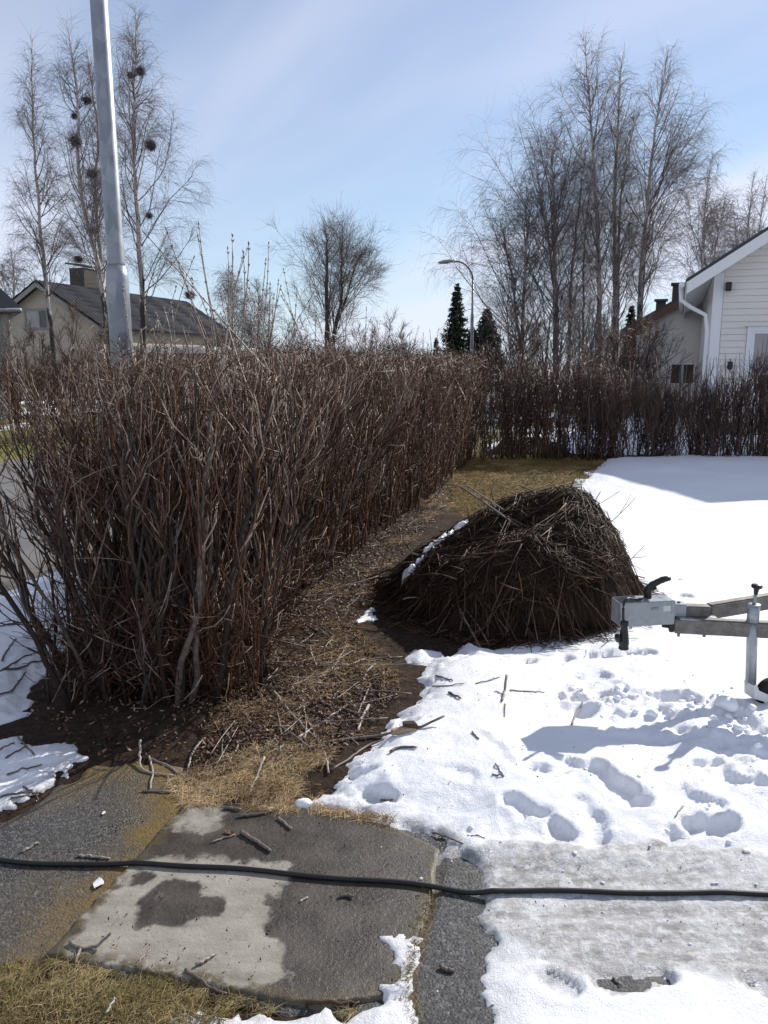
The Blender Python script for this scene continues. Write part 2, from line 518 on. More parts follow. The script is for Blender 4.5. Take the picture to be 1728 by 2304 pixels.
M_roofdark = plain('dark roof tile', (0.055, 0.052, 0.052), 0.6, 0.4, vary=0.35, scale=3)
M_metalroof = plain('anthracite roof sheet', (0.035, 0.037, 0.042), 0.5, 0.5, vary=0.1)
M_redbrown = plain('red brown fascia paint', (0.12, 0.055, 0.038), 0.6, 0.4, vary=0.2)
M_brick = plain('chimney brick', (0.075, 0.066, 0.06), 0.85, 0.2, vary=0.3, scale=6)
M_greywall = plain('grey painted wall', (0.30, 0.29, 0.27), 0.7, 0.3, vary=0.1)
M_glass = plain('dark window glass', (0.02, 0.022, 0.025), 0.08, 0.7, vary=0.1)
M_curtain = plain('curtained glass', (0.33, 0.31, 0.31), 0.2, 0.6, vary=0.25, scale=3)
M_shutter = plain('brown window board', (0.055, 0.040, 0.028), 0.6, 0.4, vary=0.2)
M_red = plain('red plastic', (0.55, 0.03, 0.035), 0.45, 0.5, vary=0.1)
M_needle = twig_mat('spruce needles', (0.010, 0.020, 0.012), (0.022, 0.042, 0.022), (0.045, 0.07, 0.035), 0.6, 0.3, 3)
M_bluespruce = twig_mat('dark spruce needles', (0.012, 0.020, 0.014), (0.024, 0.036, 0.026), (0.04, 0.055, 0.045), 0.6, 0.3, 3)
M_lamp = plain('lamp housing', (0.42, 0.44, 0.46), 0.45, 0.5, vary=0.05)
M_moss = plain('mossy stump', (0.06, 0.05, 0.02), 0.9, 0.2, vary=0.5, scale=12, bump=0.8)
M_mound = plain('light blocking core', (0.035, 0.022, 0.014), 0.9, 0.15, vary=0.5, scale=30, bump=0.8)
M_paper = plain('grubby white paper', (0.7, 0.7, 0.7), 0.7, 0.3, vary=0.1, scale=30)
M_wood = plain('torn pale wood', (0.42, 0.31, 0.2), 0.75, 0.3, vary=0.3, scale=60, bump=0.4)
M_bracket = plain('white coated steel', (0.62, 0.63, 0.63), 0.4, 0.5, vary=0.1, scale=20)

# ------------------------------------------------------------------ ground
HX = 0.27                                            # the street and its hedge run towards (HX, 1)
def s_of(x, y):
    return x - HX * y
slabP = poly([(402, 1737), (640, 1752), (800, 1768), (872, 1800), (948, 1838), (936, 1930), (918, 1990), (880, 2100), (868, 2150), (700, 2180), (620, 2170), (420, 2125), (98, 2068)])
snow_polys = [
    # (outline, thickness, softness)
    (poly([(1312, 998), (1285, 1020), (1240, 1050), (1215, 1075), (1185, 1120), (1180, 1200), (1250, 1290), (1180, 1368), (1120, 1378), (1090, 1392), (1062, 1410), (1030, 1398), (990, 1400), (972, 1424), (940, 1412), (895, 1402), (855, 1412), (850, 1432), (890, 1452), (872, 1500), (864, 1530), (822, 1568), (803, 1606), (742, 1640), (718, 1656), (700, 1690), (690, 1722), (655, 1742), (700, 1758), (780, 1764), (806, 1788), (826, 1812), (905, 1812), (950, 1868), (1100, 1886), (1300, 1906), (1420, 1916), (1659, 1930), (2300, 1950), (3400, 1500), (3000, 1000), (1700, 978)]), 0.062, 0.06),
    (poly([(1100, 2030), (1190, 2046), (1290, 2054), (1430, 2036), (1560, 2052), (1659, 2070), (2300, 2090), (2300, 2700), (980, 2700), (1040, 2260), (1066, 2200), (1030, 2150), (1046, 2090)]), 0.026, 0.045),
    (poly([(795, 2032), (840, 2026), (892, 2040), (898, 2062), (880, 2110), (858, 2152), (812, 2162), (785, 2150), (838, 2120), (858, 2085), (845, 2055)]), 0.026, 0.025),
    (poly([(350, 2225), (395, 2196), (470, 2206), (520, 2186), (600, 2190), (660, 2200), (740, 2176), (830, 2160), (872, 2176), (885, 2212), (905, 2260), (900, 2500), (200, 2500), (280, 2280)]), 0.030, 0.03),
    (poly([(0, 1292), (60, 1262), (110, 1246), (175, 1240), (190, 1300), (150, 1380), (112, 1450), (92, 1500), (62, 1560), (30, 1576), (0, 1590), (-500, 1700), (-600, 1420)]), 0.085, 0.10),
    (poly([(-20, 1606), (48, 1592), (90, 1612), (150, 1606), (184, 1640), (110, 1700), (50, 1736), (0, 1766), (-300, 1900), (-700, 1760)]), 0.055, 0.05),
    (poly([(758, 1362), (775, 1338), (800, 1318), (822, 1330), (816, 1362), (790, 1358), (775, 1372)]), 0.045, -0.07),
    (np.array([(-2.35, 4.6), (-1.75, 4.6), (-1.15, 7.0), (-0.1, 11.0), (-0.55, 11.2), (-1.6, 7.5)]), 0.07, 0.15),
    (np.array([(2.1, 13.9), (7, 13.5), (30, 13.0), (30, 34), (9, 30), (5.5, 22), (3.1, 17.5), (1.9, 15.5)]), 0.07, 0.4),
]
slushP = poly([(826, 1800), (905, 1792), (1000, 1826), (1300, 1842), (1659, 1860), (2300, 1875), (2300, 2170), (1659, 2150), (1500, 2120), (1290, 2125), (1180, 2110), (1125, 2075), (1070, 2040), (1015, 1990), (985, 1930), (960, 1890), (930, 1860), (860, 1880)])
def seg(a, b, w, d):
    return (W(*a, 0.05), W(*b, 0.05), w * 0.94, d * 0.78)
prints = [
    seg((1275, 1422), (1395, 1418), 0.055, 0.040), seg((1090, 1446), (1140, 1432), 0.05, 0.03), seg((1190, 1440), (1215, 1428), 0.045, 0.03),
    seg((1470, 1392), (1515, 1380), 0.05, 0.035), seg((1448, 1290), (1478, 1294), 0.05, 0.04), seg((1440, 1262), (1460, 1258), 0.04, 0.02),
    seg((1205, 1512), (1265, 1530), 0.06, 0.04), seg((1290, 1510), (1350, 1520), 0.055, 0.028), seg((1430, 1518), (1490, 1526), 0.06, 0.04),
    seg((1260, 1556), (1330, 1552), 0.05, 0.03), seg((1225, 1470), (1300, 1466), 0.05, 0.025),
    seg((1285, 1665), (1370, 1738), 0.055, 0.050), seg((1160, 1682), (1230, 1664), 0.05, 0.03), seg((1105, 1738), (1165, 1762), 0.045, 0.035),
    seg((1195, 1778), (1225, 1800), 0.04, 0.035), seg((1462, 1800), (1560, 1782), 0.055, 0.050), seg((1360, 1836), (1402, 1836), 0.05, 0.048),
    seg((1510, 1668), (1545, 1662), 0.05, 0.045), seg((1590, 1560), (1640, 1600), 0.05, 0.03), seg((1450, 1840), (1600, 1862), 0.05, 0.03),
    seg((1640, 2104), (1690, 2130), 0.06, 0.05), seg((1190, 2096), (1240, 2112), 0.04, 0.035), seg((1310, 2098), (1430, 2092), 0.05, 0.034),
    seg((815, 2078), (846, 2078), 0.04, 0.03), seg((870, 1566), (905, 1562), 0.03, 0.03), seg((770, 1672), (812, 1668), 0.035, 0.028), seg((800, 1708), (850, 1714), 0.035, 0.03),
    seg((1560, 1690), (1640, 1716), 0.05, 0.03), seg((1480, 1730), (1540, 1750), 0.045, 0.02), seg((1330, 1600), (1420, 1610), 0.05, 0.02),
    seg((905, 1780), (985, 1800), 0.035, 0.03), seg((1040, 1610), (1090, 1660), 0.035, 0.012), seg((960, 1680), (1010, 1690), 0.04, 0.012), seg((1255, 1740), (1300, 1800), 0.045, 0.02),
]
roughP = [(W(1330, 1545), 0.26), (W(1560, 1600), 0.30), (W(1250, 1535), 0.16), (W(1600, 1700), 0.2)]
track = np.array([W(950, 1900), W(1659, 1950)])
trackdir = norm(track[1] - track[0])
def snow_h(x, y):
    near = np.clip(6.0 / np.maximum(y, 1.0), 0.25, 1)
    e = fbm(x, y, 9.0, 6, 0.70, 2) * 0.060 + fbm(x, y, 2.2, 3, 0.5, 5) * 0.05
    z = np.full(x.shape, -0.05)
    for P, th, so in snow_polys:
        lo, hi = P.min(0) - 0.5, P.max(0) + 0.5
        m = (x > lo[0]) & (x < hi[0]) & (y > lo[1]) & (y < hi[1])
        if not m.any():
            continue
        d = sdpoly(x[m], y[m], P) + e[m] * np.where(y[m] > 9, 2.0, 1.0)
        so = so + 0.13 * sstep(3.0, 2.5, y[m]) * sstep(-0.2, 0.1, x[m]) * sstep(2.02, 2.16, y[m])
        so = so + 0.09 * (y[m] < 6) * np.where(so < 0, 1.0, 1.0)
        h = -0.05 + 0.062 * sstep(-0.02, 0.025, d) + (th - 0.012) * sstep(0.0, so * 1.35, d) + th * 0.35 * sstep(so, so + 0.35, d)
        z[m] = np.maximum(z[m], h)
    deep = sstep(0.0, 0.05, z)
    z = z + deep * (fbm(x, y, 1.3, 3, 0.5, 9) * 0.035 + fbm(x, y, 6.0, 3, 0.5, 11) * 0.009 + fbm(x, y, 34.0, 2, 0.5, 13) * 0.0016)
    for c, r in roughP:
        g = np.exp(-((x - c[0]) ** 2 + (y - c[1]) ** 2) / r ** 2)
        n1 = fbm(x, y, 11.0, 3, 0.6, 21)
        z = z + deep * g * (0.036 * n1 + 0.010 * np.abs(fbm(x, y, 15, 3, 0.6, 23)) + 0.007 * fbm(x, y, 40, 2, 0.5, 25))
    for a, b, w, d in prints:
        lo = np.minimum(a, b) - 0.3; hi = np.maximum(a, b) + 0.3
        m = (x > lo[0]) & (x < hi[0]) & (y > lo[1]) & (y < hi[1])
        if not m.any():
            continue
        dd = dline(x[m], y[m], np.array([a, b])) + fbm(x[m], y[m], 16.0, 3, 0.5, 31) * 0.040
        zz_ = z[m]
        tgt = np.maximum(zz_ - d, 0.004 + 0.25 * (zz_ - 0.004) * (zz_ > 0.004))
        k = 1 - sstep(w * 0.50, w * 1.12, dd)
        zz_ = np.where(zz_ > 0.004, zz_ * (1 - k) + tgt * k, zz_) + 0.13 * d * np.exp(-((dd - w * 1.3) / 0.022) ** 2) * (zz_ > 0.01)
        z[m] = zz_
    # trodden icy track
    sd = sdpoly(x, y, slushP) + e * 0.8
    k = sstep(-0.05, 0.05, sd)
    a = x * trackdir[0] + y * trackdir[1]; c = -x * trackdir[1] + y * trackdir[0]
    ice = 0.021 + 0.009 * fbm(x * 0.35, y * 2.2, 4.0, 4, 0.6, 41) + 0.003 * fbm(x, y, 30, 3, 0.6, 43) + 0.02 * sstep(0.16, 0.02, sd) * (y > W(1300, 1950)[1])
    lug = np.sin(a * 2 * math.pi / 0.075) * sstep(0.15, 0.5, vnoise(a * 1.2, c * 7.0, 3) + 0.35) * np.exp(-((sd - 0.06) / 0.05) ** 2)
    ice = ice + 0.0035 * lug
    right = sstep(W(900, 1900)[0], W(1090, 1900)[0], x + 0.35 * fbm(x, y, 3, 3, 0.5, 47))
    ice = ice - 0.05 * (1 - right)
    z = np.where(y < W(1300, 2040)[1], np.maximum(z, -0.05 + (ice + 0.05) * k), z * (1 - k) + np.maximum(ice, -0.05) * k)
    return z
def slush_a(x, y):
    sd = sdpoly(x, y, slushP) + fbm(x, y, 7.0, 4, 0.6, 2) * 0.09
    z = snow_h(x, y)
    thin = (1 - sstep(0.010, 0.030, z)) * (y < 3.4)
    return np.clip(sstep(-0.04, 0.05, sd) * 0.92 + thin * 0.5, 0, 1)

xs = [-2.9]
while xs[-1] < 3.0: xs.append(xs[-1] + 0.0135)
while xs[-1] < 30: xs.append(xs[-1] + (xs[-1] - 2.9) * 0.06 + 0.0135)
ys = [1.05]
while ys[-1] < 32: ys.append(ys[-1] + 0.0105 * max(1.0, (ys[-1] / 2.6) ** 1.55))
snow = gridmesh('snow', M_snow, np.array(xs), np.array(ys), snow_h, keep=lambda X, Y, Z: Z > -0.03, attrs={'slush': slush_a}, kind='structure')

# drive of old asphalt, concrete slab, soil
driveP = poly([(-900, 1900), (0, 1768), (100, 1712), (190, 1662), (300, 1648), (385, 1655), (402, 1735), (640, 1750), (800, 1766), (950, 1836), (1659, 1868), (2600, 1900), (2600, 3300), (-900, 3300), (-900, 2160), (0, 2092), (100, 2072), (420, 2128), (620, 2172), (868, 2152), (890, 2120), (905, 2210), (900, 2600), (3000, 2700), (3000, 1900)][:24])
driveP = poly([(-900, 1940), (0, 1768), (100, 1712), (190, 1655), (300, 1640), (392, 1650), (410, 1740), (640, 1756), (800, 1772), (890, 1776), (960, 1770), (1300, 1780), (2600, 1820), (2600, 3600), (860, 3600), (880, 2260), (850, 2200), (620, 2204), (420, 2150), (100, 2082), (0, 2100), (-900, 2200)])
mossL = [poly([(392, 1640), (380, 1760), (250, 1900), (100, 2072), (20, 2160)]), poly([(120, 1690), (240, 1640), (400, 1650)])]
jointL = poly([(948, 1838), (936, 1930), (918, 1990), (895, 2060), (878, 2130), (900, 2230)])
def drive_moss(x, y):
    a = 0.95 * np.exp(-(dline(x, y, mossL[0]) / 0.19) ** 2)
    b = 0.9 * np.exp(-(dline(x, y, mossL[1]) / 0.16) ** 2)
    c = 1.1 * np.exp(-(dline(x, y, jointL) / 0.02) ** 2)
    d = 0.7 * sstep(0.10, 0.0, sdpoly(x, y, driveP)) * (x < -0.4)
    return np.clip(np.maximum.reduce([a, b, c, d]) * (0.75 + 1.2 * fbm(x, y, 5, 3, 0.5, 51)), 0, 1)
def drive_h(x, y):
    d = sdpoly(x, y, driveP) + fbm(x, y, 14, 3, 0.6, 53) * 0.05
    z = -0.06 + 0.06 * sstep(-0.04, 0.03, d) + fbm(x, y, 3, 3, 0.5, 55) * 0.004
    z = z + 0.010 * sstep(0, 0.03, x - np.interp(y, jointL[::-1, 1], jointL[::-1, 0]))
    z = z - 0.012 * np.exp(-((dline(x, y, jointL) + fbm(x, y, 20, 2, .5, 56) * 0.01) / 0.008) ** 2) + 0.004 * drive_moss(x, y)
    return np.where(sdpoly(x, y, slabP) > 0.03, -0.012, z)
gx = np.arange(-3.2, 3.4, 0.02); gy = np.arange(0.6, 3.35, 0.02)
gridmesh('driveway', M_asphalt, gx, gy, drive_h, keep=lambda X, Y, Z: Z > -0.055, attrs={'moss': drive_moss}, kind='structure')

def c7(*p):
    return poly([(x * 0.5208, 1584 + y * 0.5208) for x, y in p])
dry1 = c7((770, 270), (940, 290), (1000, 335), (920, 372), (850, 412), (690, 385))
dry2 = c7((500, 560), (600, 540), (760, 500), (920, 520), (1060, 522), (1200, 560), (1210, 640), (1140, 740), (1145, 800), (1200, 870), (1215, 960), (1180, 1020), (1080, 1058), (930, 1060), (860, 1050), (780, 1020), (700, 1040), (420, 1030), (150, 985))
st1 = c7((600, 660), (720, 606), (846, 612), (836, 690), (915, 704), (900, 765), (800, 802), (720, 832), (560, 832), (550, 720))
st2 = c7((545, 600), (590, 574), (650, 580), (655, 610), (600, 648), (530, 650))
st3 = c7((470, 645), (500, 636), (512, 650), (480, 668), (458, 668))
def slab_wet(x, y):
    e = fbm(x, y, 8, 5, 0.6, 61) * 0.09
    dry = np.maximum(sstep(-0.05, 0.05, sdpoly(x, y, dry1) + e), sstep(-0.05, 0.05, sdpoly(x, y, dry2) + e))
    st = np.maximum.reduce([sstep(-0.02, 0.02, sdpoly(x, y, p) + e * 0.5) for p in (st1, st2, st3)])
    return np.clip(1 - dry * (1 - 0.72 * st) * (0.86 + 0.5 * fbm(x, y, 3, 3, 0.5, 67)), 0, 1)
def slab_h(x, y):
    d = sdpoly(x, y, slabP) + fbm(x, y, 22, 3, 0.6, 63) * 0.008
    return -0.02 + 0.030 * sstep(-0.010, 0.004, d) + fbm(x, y, 4, 3, 0.5, 65) * 0.0025
sx_ = np.arange(slabP[:, 0].min() - 0.06, slabP[:, 0].max() + 0.06, 0.0085)
sy_ = np.arange(slabP[:, 1].min() - 0.06, slabP[:, 1].max() + 0.06, 0.0085)
gridmesh('concrete_slab', M_slab, sx_, sy_, slab_h, keep=lambda X, Y, Z: Z > -0.015,
         attrs={'wet': slab_wet, 'grime': lambda x, y: sstep(0.07, 0.0, sdpoly(x, y, slabP))}, kind='structure')

lawnP = np.array([W(990, 1120), W(960, 1060), W(1010, 990), W(1040, 975), W(1320, 990), W(1250, 1060), W(1190, 1110), W(1060, 1140)])
def soil_h(x, y):
    d = np.exp(-((s_of(x, y) + 1.5) / 0.8) ** 2)
    inside = sdpoly(x, y, driveP)
    z = -0.004 + (0.012 + 0.03 * d + fbm(x, y, 6, 4, 0.55, 71) * 0.022) * sstep(0.0, -0.40, inside) + fbm(x, y, 22, 3, 0.6, 72) * 0.006
    z = np.where(inside > 0.0, np.minimum(z, -0.010 - 0.1 * inside), z)
    return np.where(inside > 0.08, -0.05, z)
fx = np.arange(-3.0, 5.2, 0.035); fy = np.arange(1.0, 14.2, 0.035)
gridmesh('soil', M_soil, fx, fy, soil_h, keep=lambda X, Y, Z: (s_of(X, Y) > -3.5) & (Z > -0.049),
         attrs={'lawn': lambda x, y: sstep(-0.35, 0.25, sdpoly(x, y, lawnP) + fbm(x, y, 3, 4, 0.6, 73) * 0.5)}, kind='structure')

mb = MB()
g = [-600, -120, -40, -20, 0, 20, 40, 120, 600]
X, Y = np.meshgrid(np.array(g, float), np.array([-60, -20, 0, 15, 30, 60, 120, 300, 900], float), indexing='ij')
idx = np.arange(81).reshape(9, 9)
mb.add(np.stack([X, Y, np.full_like(X, -0.075)], -1), [np.stack([idx[:-1, :-1], idx[1:, :-1], idx[1:, 1:], idx[:-1, 1:]], -1).reshape(-1, 4)])
mb.obj('ground', M_farground, kind='structure')

ry = np.arange(-8, 90, 0.5)
def strip(name, m, s0, s1, n, zf, attrs=None, y0=-8, y1=90, dy=0.25):
    ss = np.linspace(s0, s1, n); yy = np.arange(y0, y1, dy)
    Sg, Yg = np.meshgrid(ss, yy, indexing='ij')
    Xg = Sg + HX * Yg
    V = np.stack([Xg, Yg, zf(Sg, Yg)], -1).reshape(-1, 3)
    idx = np.arange(Sg.size).reshape(Sg.shape)
    q = np.stack([idx[:-1, :-1], idx[1:, :-1], idx[1:, 1:], idx[:-1, 1:]], -1).reshape(-1, 4)
    mb = MB(); mb.add(V, [q])
    return mb.obj(name, m, kind='structure', attrs={k: f(Sg, Yg) for k, f in (attrs or {}).items()})
strip('road', M_road, -9.9, -3.75, 40, lambda s, y: -0.030 + 0.02 * (1 - ((s + 6.8) / 3.1) ** 2) + 0 * y,
      {'sand': lambda s, y: np.clip(sstep(-5.1, -4.1, s + 0.5 * fbm(s, y, 0.8, 3)) + sstep(-9.3, -9.9, s), 0, 1)})
strip('verge', M_verge, -13.5, -9.85, 14, lambda s, y: -0.035 + 0.10 * sstep(-9.85, -10.3, s) + fbm(s, y, 2.0, 3) * 0.03)

def surf(x, y):
    """height of whatever ground shows at a place"""
    x = np.atleast_1d(np.asarray(x, float)); y = np.atleast_1d(np.asarray(y, float))
    return np.maximum.reduce([snow_h(x, y), drive_h(x, y), slab_h(x, y), soil_h(x, y)])

# ------------------------------------------------------------------ houses
UP = np.array([0, 0, 1.0])
def wall_boards(root, m, o, d, n, s0, s1f, z0, z1, pitch, s0f=None, name='board', holes=()):
    """horizontal lap boards on a wall: origin o, direction d, outward n; s1f(z) gives the right end of a course. holes: (s0, s1, z0, z1)"""
    z = z0
    while z < z1:
        a0 = s0 if s0f is None else s0f(z)
        ends = [(a0, s1f(z + pitch))]
        for h0, h1, hz0, hz1 in holes:
            if z + pitch > hz0 and z < hz1:
                new = []
                for a, b in ends:
                    if h1 <= a or h0 >= b: new.append((a, b)); continue
                    if h0 > a: new.append((a, h0))
                    if h1 < b: new.append((h1, b))
                ends = new
        for a, b in ends:
            if b - a < 0.05: continue
            base = o + UP * z
            ring = [base + n * 0.002 + d * a, base + n * 0.024 + d * a, base + n * 0.010 + UP * (pitch - 0.006) + d * a, base + n * 0.002 + UP * (pitch - 0.006) + d * a]
            mb = MB(); mb.prism(ring, d * (b - a)); mb.obj(name, m, root, smooth=False)
        z += pitch
def rectframe(root, name, m, o, d, n, s0, s1, z0, z1, w, t, back=0.0):
    mb = MB()
    for a, b, c, e in ((s0, s1, z1 - w, z1), (s0, s1, z0, z0 + w), (s0, s0 + w, z0 + w, z1 - w), (s1 - w, s1, z0 + w, z1 - w)):
        mb.box(o + d * (a + b) / 2 + UP * (c + e) / 2 + n * (t / 2 - back), ((b - a) / 2, t / 2, (e - c) / 2), d, n, UP)
    return mb.obj(name, m, root, smooth=False)
def pane(root, m, o, d, n, s0, s1, z0, z1, off, name='pane'):
    mb = MB(); mb.box(o + d * (s0 + s1) / 2 + UP * (z0 + z1) / 2 + n * off, ((s1 - s0) / 2, 0.006, (z1 - z0) / 2), d, n, UP)
    return mb.obj(name, m, root, smooth=False)
def slabbox(p, a, b, c):
    """box from corner p along three edge vectors"""
    mb = MB(); p = np.asarray(p, float); mb.prism([p, p + a, p + a + b, p + b], c); return mb

# white house at the far right of the yard
hw = thing('white_house', 'white lap boarded house with dark metal roof and white corner board', 'house', (7, 17.2, 0))
th = math.radians(20)
d = np.array([math.cos(th), -math.sin(th), 0]); n = np.array([-math.sin(th), -math.cos(th), 0]); bk = -n
corner = ATS(1590, 860, 17.0); corner[2] = 0
tip = ATS(1546, 634, 16.75)
far = None
# roof pitch so that the rake passes through the photograph's edge point (1728, 516)
front0 = corner - 0.55 * d + 0.5 * n
best = None
for pz in np.linspace(0.3, 1.0, 141):
    z0 = tip[2]
    for s in np.linspace(0.5, 4, 141):
        p = front0 + d * s; z = z0 + pz * s
        u = CU + FPX * p[0] / (p[1] * CP - (z - CAMZ) * SP); v = CV - FPX * ((z - CAMZ) * CP + p[1] * SP) / (p[1] * CP - (z - CAMZ) * SP)
        e = abs(u / K - 1728) + abs(v / K - 516)
        if best is None or e < best[0]: best = (e, pz)
PITCHR = best[1]
eave = tip[2]; depth = 9.0
tgt = W(1530, 1075, 0.07); bs = None
for s_ in np.linspace(3, 8, 201):
    q = front0 + d * s_; z_ = eave + PITCHR * s_
    sh = q[:2] - (z_ - 0.07) / math.tan(SUN_EL) * np.array([math.sin(SUN_AZ), math.cos(SUN_AZ)])
    e_ = abs(sh[0] / sh[1] - tgt[0] / tgt[1])
    if bs is None or e_ < bs[0]: bs = (e_, s_, sh)
ridge_s = bs[1]
print('ridge', bs, tgt)
ridge_z = eave + PITCHR * ridge_s
def roofz(s): return eave + PITCHR * min(s + 0.55, 2 * ridge_s - 0.55 - s)
wtop = lambda s: roofz(s) - 0.165
span = 2 * ridge_s - 1.10
body = MB(); body.prism([corner + UP * -0.1, corner + d * span - UP * 0.1, corner + d * span + UP * wtop(span), corner + d * span / 2 + UP * wtop(span / 2), corner + UP * wtop(0)], bk * depth)
body.obj('wall', M_white, hw, smooth=False)
WS0, WS1, WZ0, WZ1 = 0.80, 2.3, 1.30, 2.20
def s_right(z): return min(span, max(0.1, span - max(0, (z + 0.165 - eave) / PITCHR - 0.55)))
def s_left(z): return max(0.20, (z + 0.165 - eave) / PITCHR - 0.55)
wall_boards(hw, M_white, corner, d, n, 0, s_right, 0.35, ridge_z - 0.5, 0.128, s0f=lambda z: s_left(z + 0.1), holes=[(WS0 - 0.11, WS1 + 0.11, WZ0 - 0.12, WZ1 + 0.13)])
mb = MB(); mb.box(corner + d * 0.095 + n * 0.02 + UP * (wtop(0) / 2), (0.095, 0.018, wtop(0) / 2), d, n, UP); mb.obj('corner_board', M_white2, hw, smooth=False)
mb = MB(); mb.box(corner + d * span / 2 + n * 0.01 + UP * 0.15, (span / 2, 0.03, 0.19), d, n, UP); mb.obj('plinth', M_greywall, hw, smooth=False)
for sgn in (0, 1):
    a = front0 + UP * eave if not sgn else front0 + d * 2 * ridge_s + UP * eave
    up = (d * ridge_s + UP * PITCHR * ridge_s) * 1.0
    if sgn: up = -d * ridge_s + UP * PITCHR * ridge_s
    L = bk * (depth + 1.0)
    slabbox(a - UP * 0.02, up, L, UP * 0.07).obj('roof_sheet', M_metalroof, hw, smooth=False)
    slabbox(a - UP * 0.26 + n * 0.0, up, bk * 0.03, UP * 0.235).obj('bargeboard', M_white2, hw, smooth=False)
    slabbox(a - UP * 0.16 + bk * 0.035, up * 1.0, bk * 0.465, UP * 0.02).obj('soffit', M_white2, hw, smooth=False)
    slabbox(a - UP * 0.15 + bk * 0.5, (d if not sgn else -d) * 0.55 + UP * PITCHR * 0.55, bk * depth, UP * 0.02).obj('soffit', M_white2, hw, smooth=False)
    slabbox(a - UP * 0.25, bk * (depth + 1.0), d * (0.03 if not sgn else -0.03), UP * 0.22).obj('fascia', M_white2, hw, smooth=False)
gm = MB(); a = front0 - d * 0.07 + UP * (eave - 0.06)
gm.tubes(np.array([a, a + bk * (depth + 1)]), np.array([0.06, 0.06]), 10); gm.obj('gutter', M_white2, hw)
dp = [a + bk * 0.25 - UP * 0.05, a + bk * 0.25 - UP * 0.28, a + bk * 0.36 - UP * 0.42 + d * 0.2, a + bk * 0.46 - UP * 0.58 + d * 0.50, a + bk * 0.48 - UP * 0.9 + d * 0.555]
dp.append(np.array([dp[-1][0], dp[-1][1], 0.2]))
gm = MB(); gm.tubes(np.array(dp), np.full(6, 0.042), 8); gm.obj('downpipe', M_white2, hw)
fr = rectframe(hw, 'window', M_white2, corner, d, n, WS0 - 0.10, WS1 + 0.10, WZ0 - 0.10, WZ1 + 0.10, 0.10, 0.045)
rectframe(fr, 'sash', M_white2, corner, d, n, WS0, WS0 + 0.42, WZ0, WZ1, 0.05, 0.03)
rectframe(fr, 'sash', M_white2, corner, d, n, WS0 + 0.42, WS1, WZ0, WZ1, 0.05, 0.03)
pane(fr, M_curtain, corner, d, n, WS0 + 0.05, WS0 + 0.37, WZ0 + 0.05, WZ1 - 0.05, 0.011)
pane(fr, M_glass, corner, d, n, WS0 + 0.47, WS1 - 0.05, WZ0 + 0.05, WZ1 - 0.05, 0.011)
mb = MB(); mb.box(corner + d * (WS0 + WS1) / 2 + n * 0.05 + UP * (WZ1 + 0.115), ((WS1 - WS0) / 2 + 0.16, 0.05, 0.012), d, n, UP); mb.obj('drip_board', M_white2, fr, smooth=False)
lp = ATS(1603, 645, corner[1] - 0.15)
mb = MB(); c = corner + d * 0.28 + n * 0.09; c[2] = lp[2]
mb.box(c, (0.055, 0.07, 0.085), d, n, UP); mb.lathe([(0.03, 0), (0.05, 0.03), (0.05, 0.07)], c + n * 0.07 - UP * 0.03, n, 10)
mb.obj('wall_lamp', M_black, hw, smooth=False, bevel=0.008)
c = corner + d * 0.42 + n * 0.10; c[2] = ATS(1617, 824, 16.9)[2]
bf = MB(); bf.lathe([(0.012, 0.10), (0.055, 0.09), (0.05, 0.05), (0.06, -0.02), (0.045, -0.06), (0.015, -0.075)], c, UP, 10)
bf.tubes(np.array([c + UP * 0.09, c + UP * 0.16 - n * 0.09]), np.array([0.008, 0.008]), 5)
bf.obj('wall_fitting', M_black, hw)  # small dark fitting on the wall, its kind unknown

# second white house behind it
YB = 26.0
h2 = thing('white_house', 'plain white house with red brown bargeboard and two brown boarded windows', 'house', (12, YB, 0))
t2 = math.radians(20)
d2 = np.array([math.cos(t2), -math.sin(t2), 0]); n2 = np.array([-math.sin(t2), -math.cos(t2), 0])
pA = ATS(1395, 748, YB)
best = None
for pz in np.linspace(0.3, 1.0, 141):
    for s_ in np.linspace(1, 4, 121):
        p = pA + d2 * s_ + UP * pz * s_
        w_ = p[1] * CP - (p[2] - CAMZ) * SP
        e_ = abs((CU + FPX * p[0] / w_) / K - 1540) + abs((CV - FPX * ((p[2] - CAMZ) * CP + p[1] * SP) / w_) / K - 667)
        if best is None or e_ < best[0]: best = (e_, pz)
pit = best[1]; rs = 4.2
fo = pA.copy(); fo[2] = 0; fo = fo - n2 * 0.4
wq = lambda q: pA[2] + pit * min(q, 2 * rs - q) - 0.20
mb = MB(); mb.prism([fo + d2 * 0.5 - UP * 0.1, fo + d2 * (2 * rs - 0.5) - UP * 0.1, fo + d2 * (2 * rs - 0.5) + UP * wq(0.5), fo + d2 * rs + UP * wq(rs), fo + d2 * 0.5 + UP * wq(0.5)], -n2 * 8)
mb.obj('wall', M_white, h2, smooth=False)
for sg in (1, -1):
    st = pA if sg == 1 else pA + d2 * 2 * rs
    up = d2 * sg * rs + UP * pit * rs
    slabbox(st, up, -n2 * 8.8, UP * 0.08).obj('roof', M_roofdark, h2, smooth=False)
    slabbox(st - UP * 0.24, up, -n2 * 0.04, UP * 0.235).obj('bargeboard', M_redbrown, h2, smooth=False)
def onplane(u, v, o, nn):
    dd = ray(u * K, v * K); c_ = np.array([0, 0, CAMZ]); t_ = ((o - c_) @ nn) / (dd @ nn)
    return c_ + t_ * dd
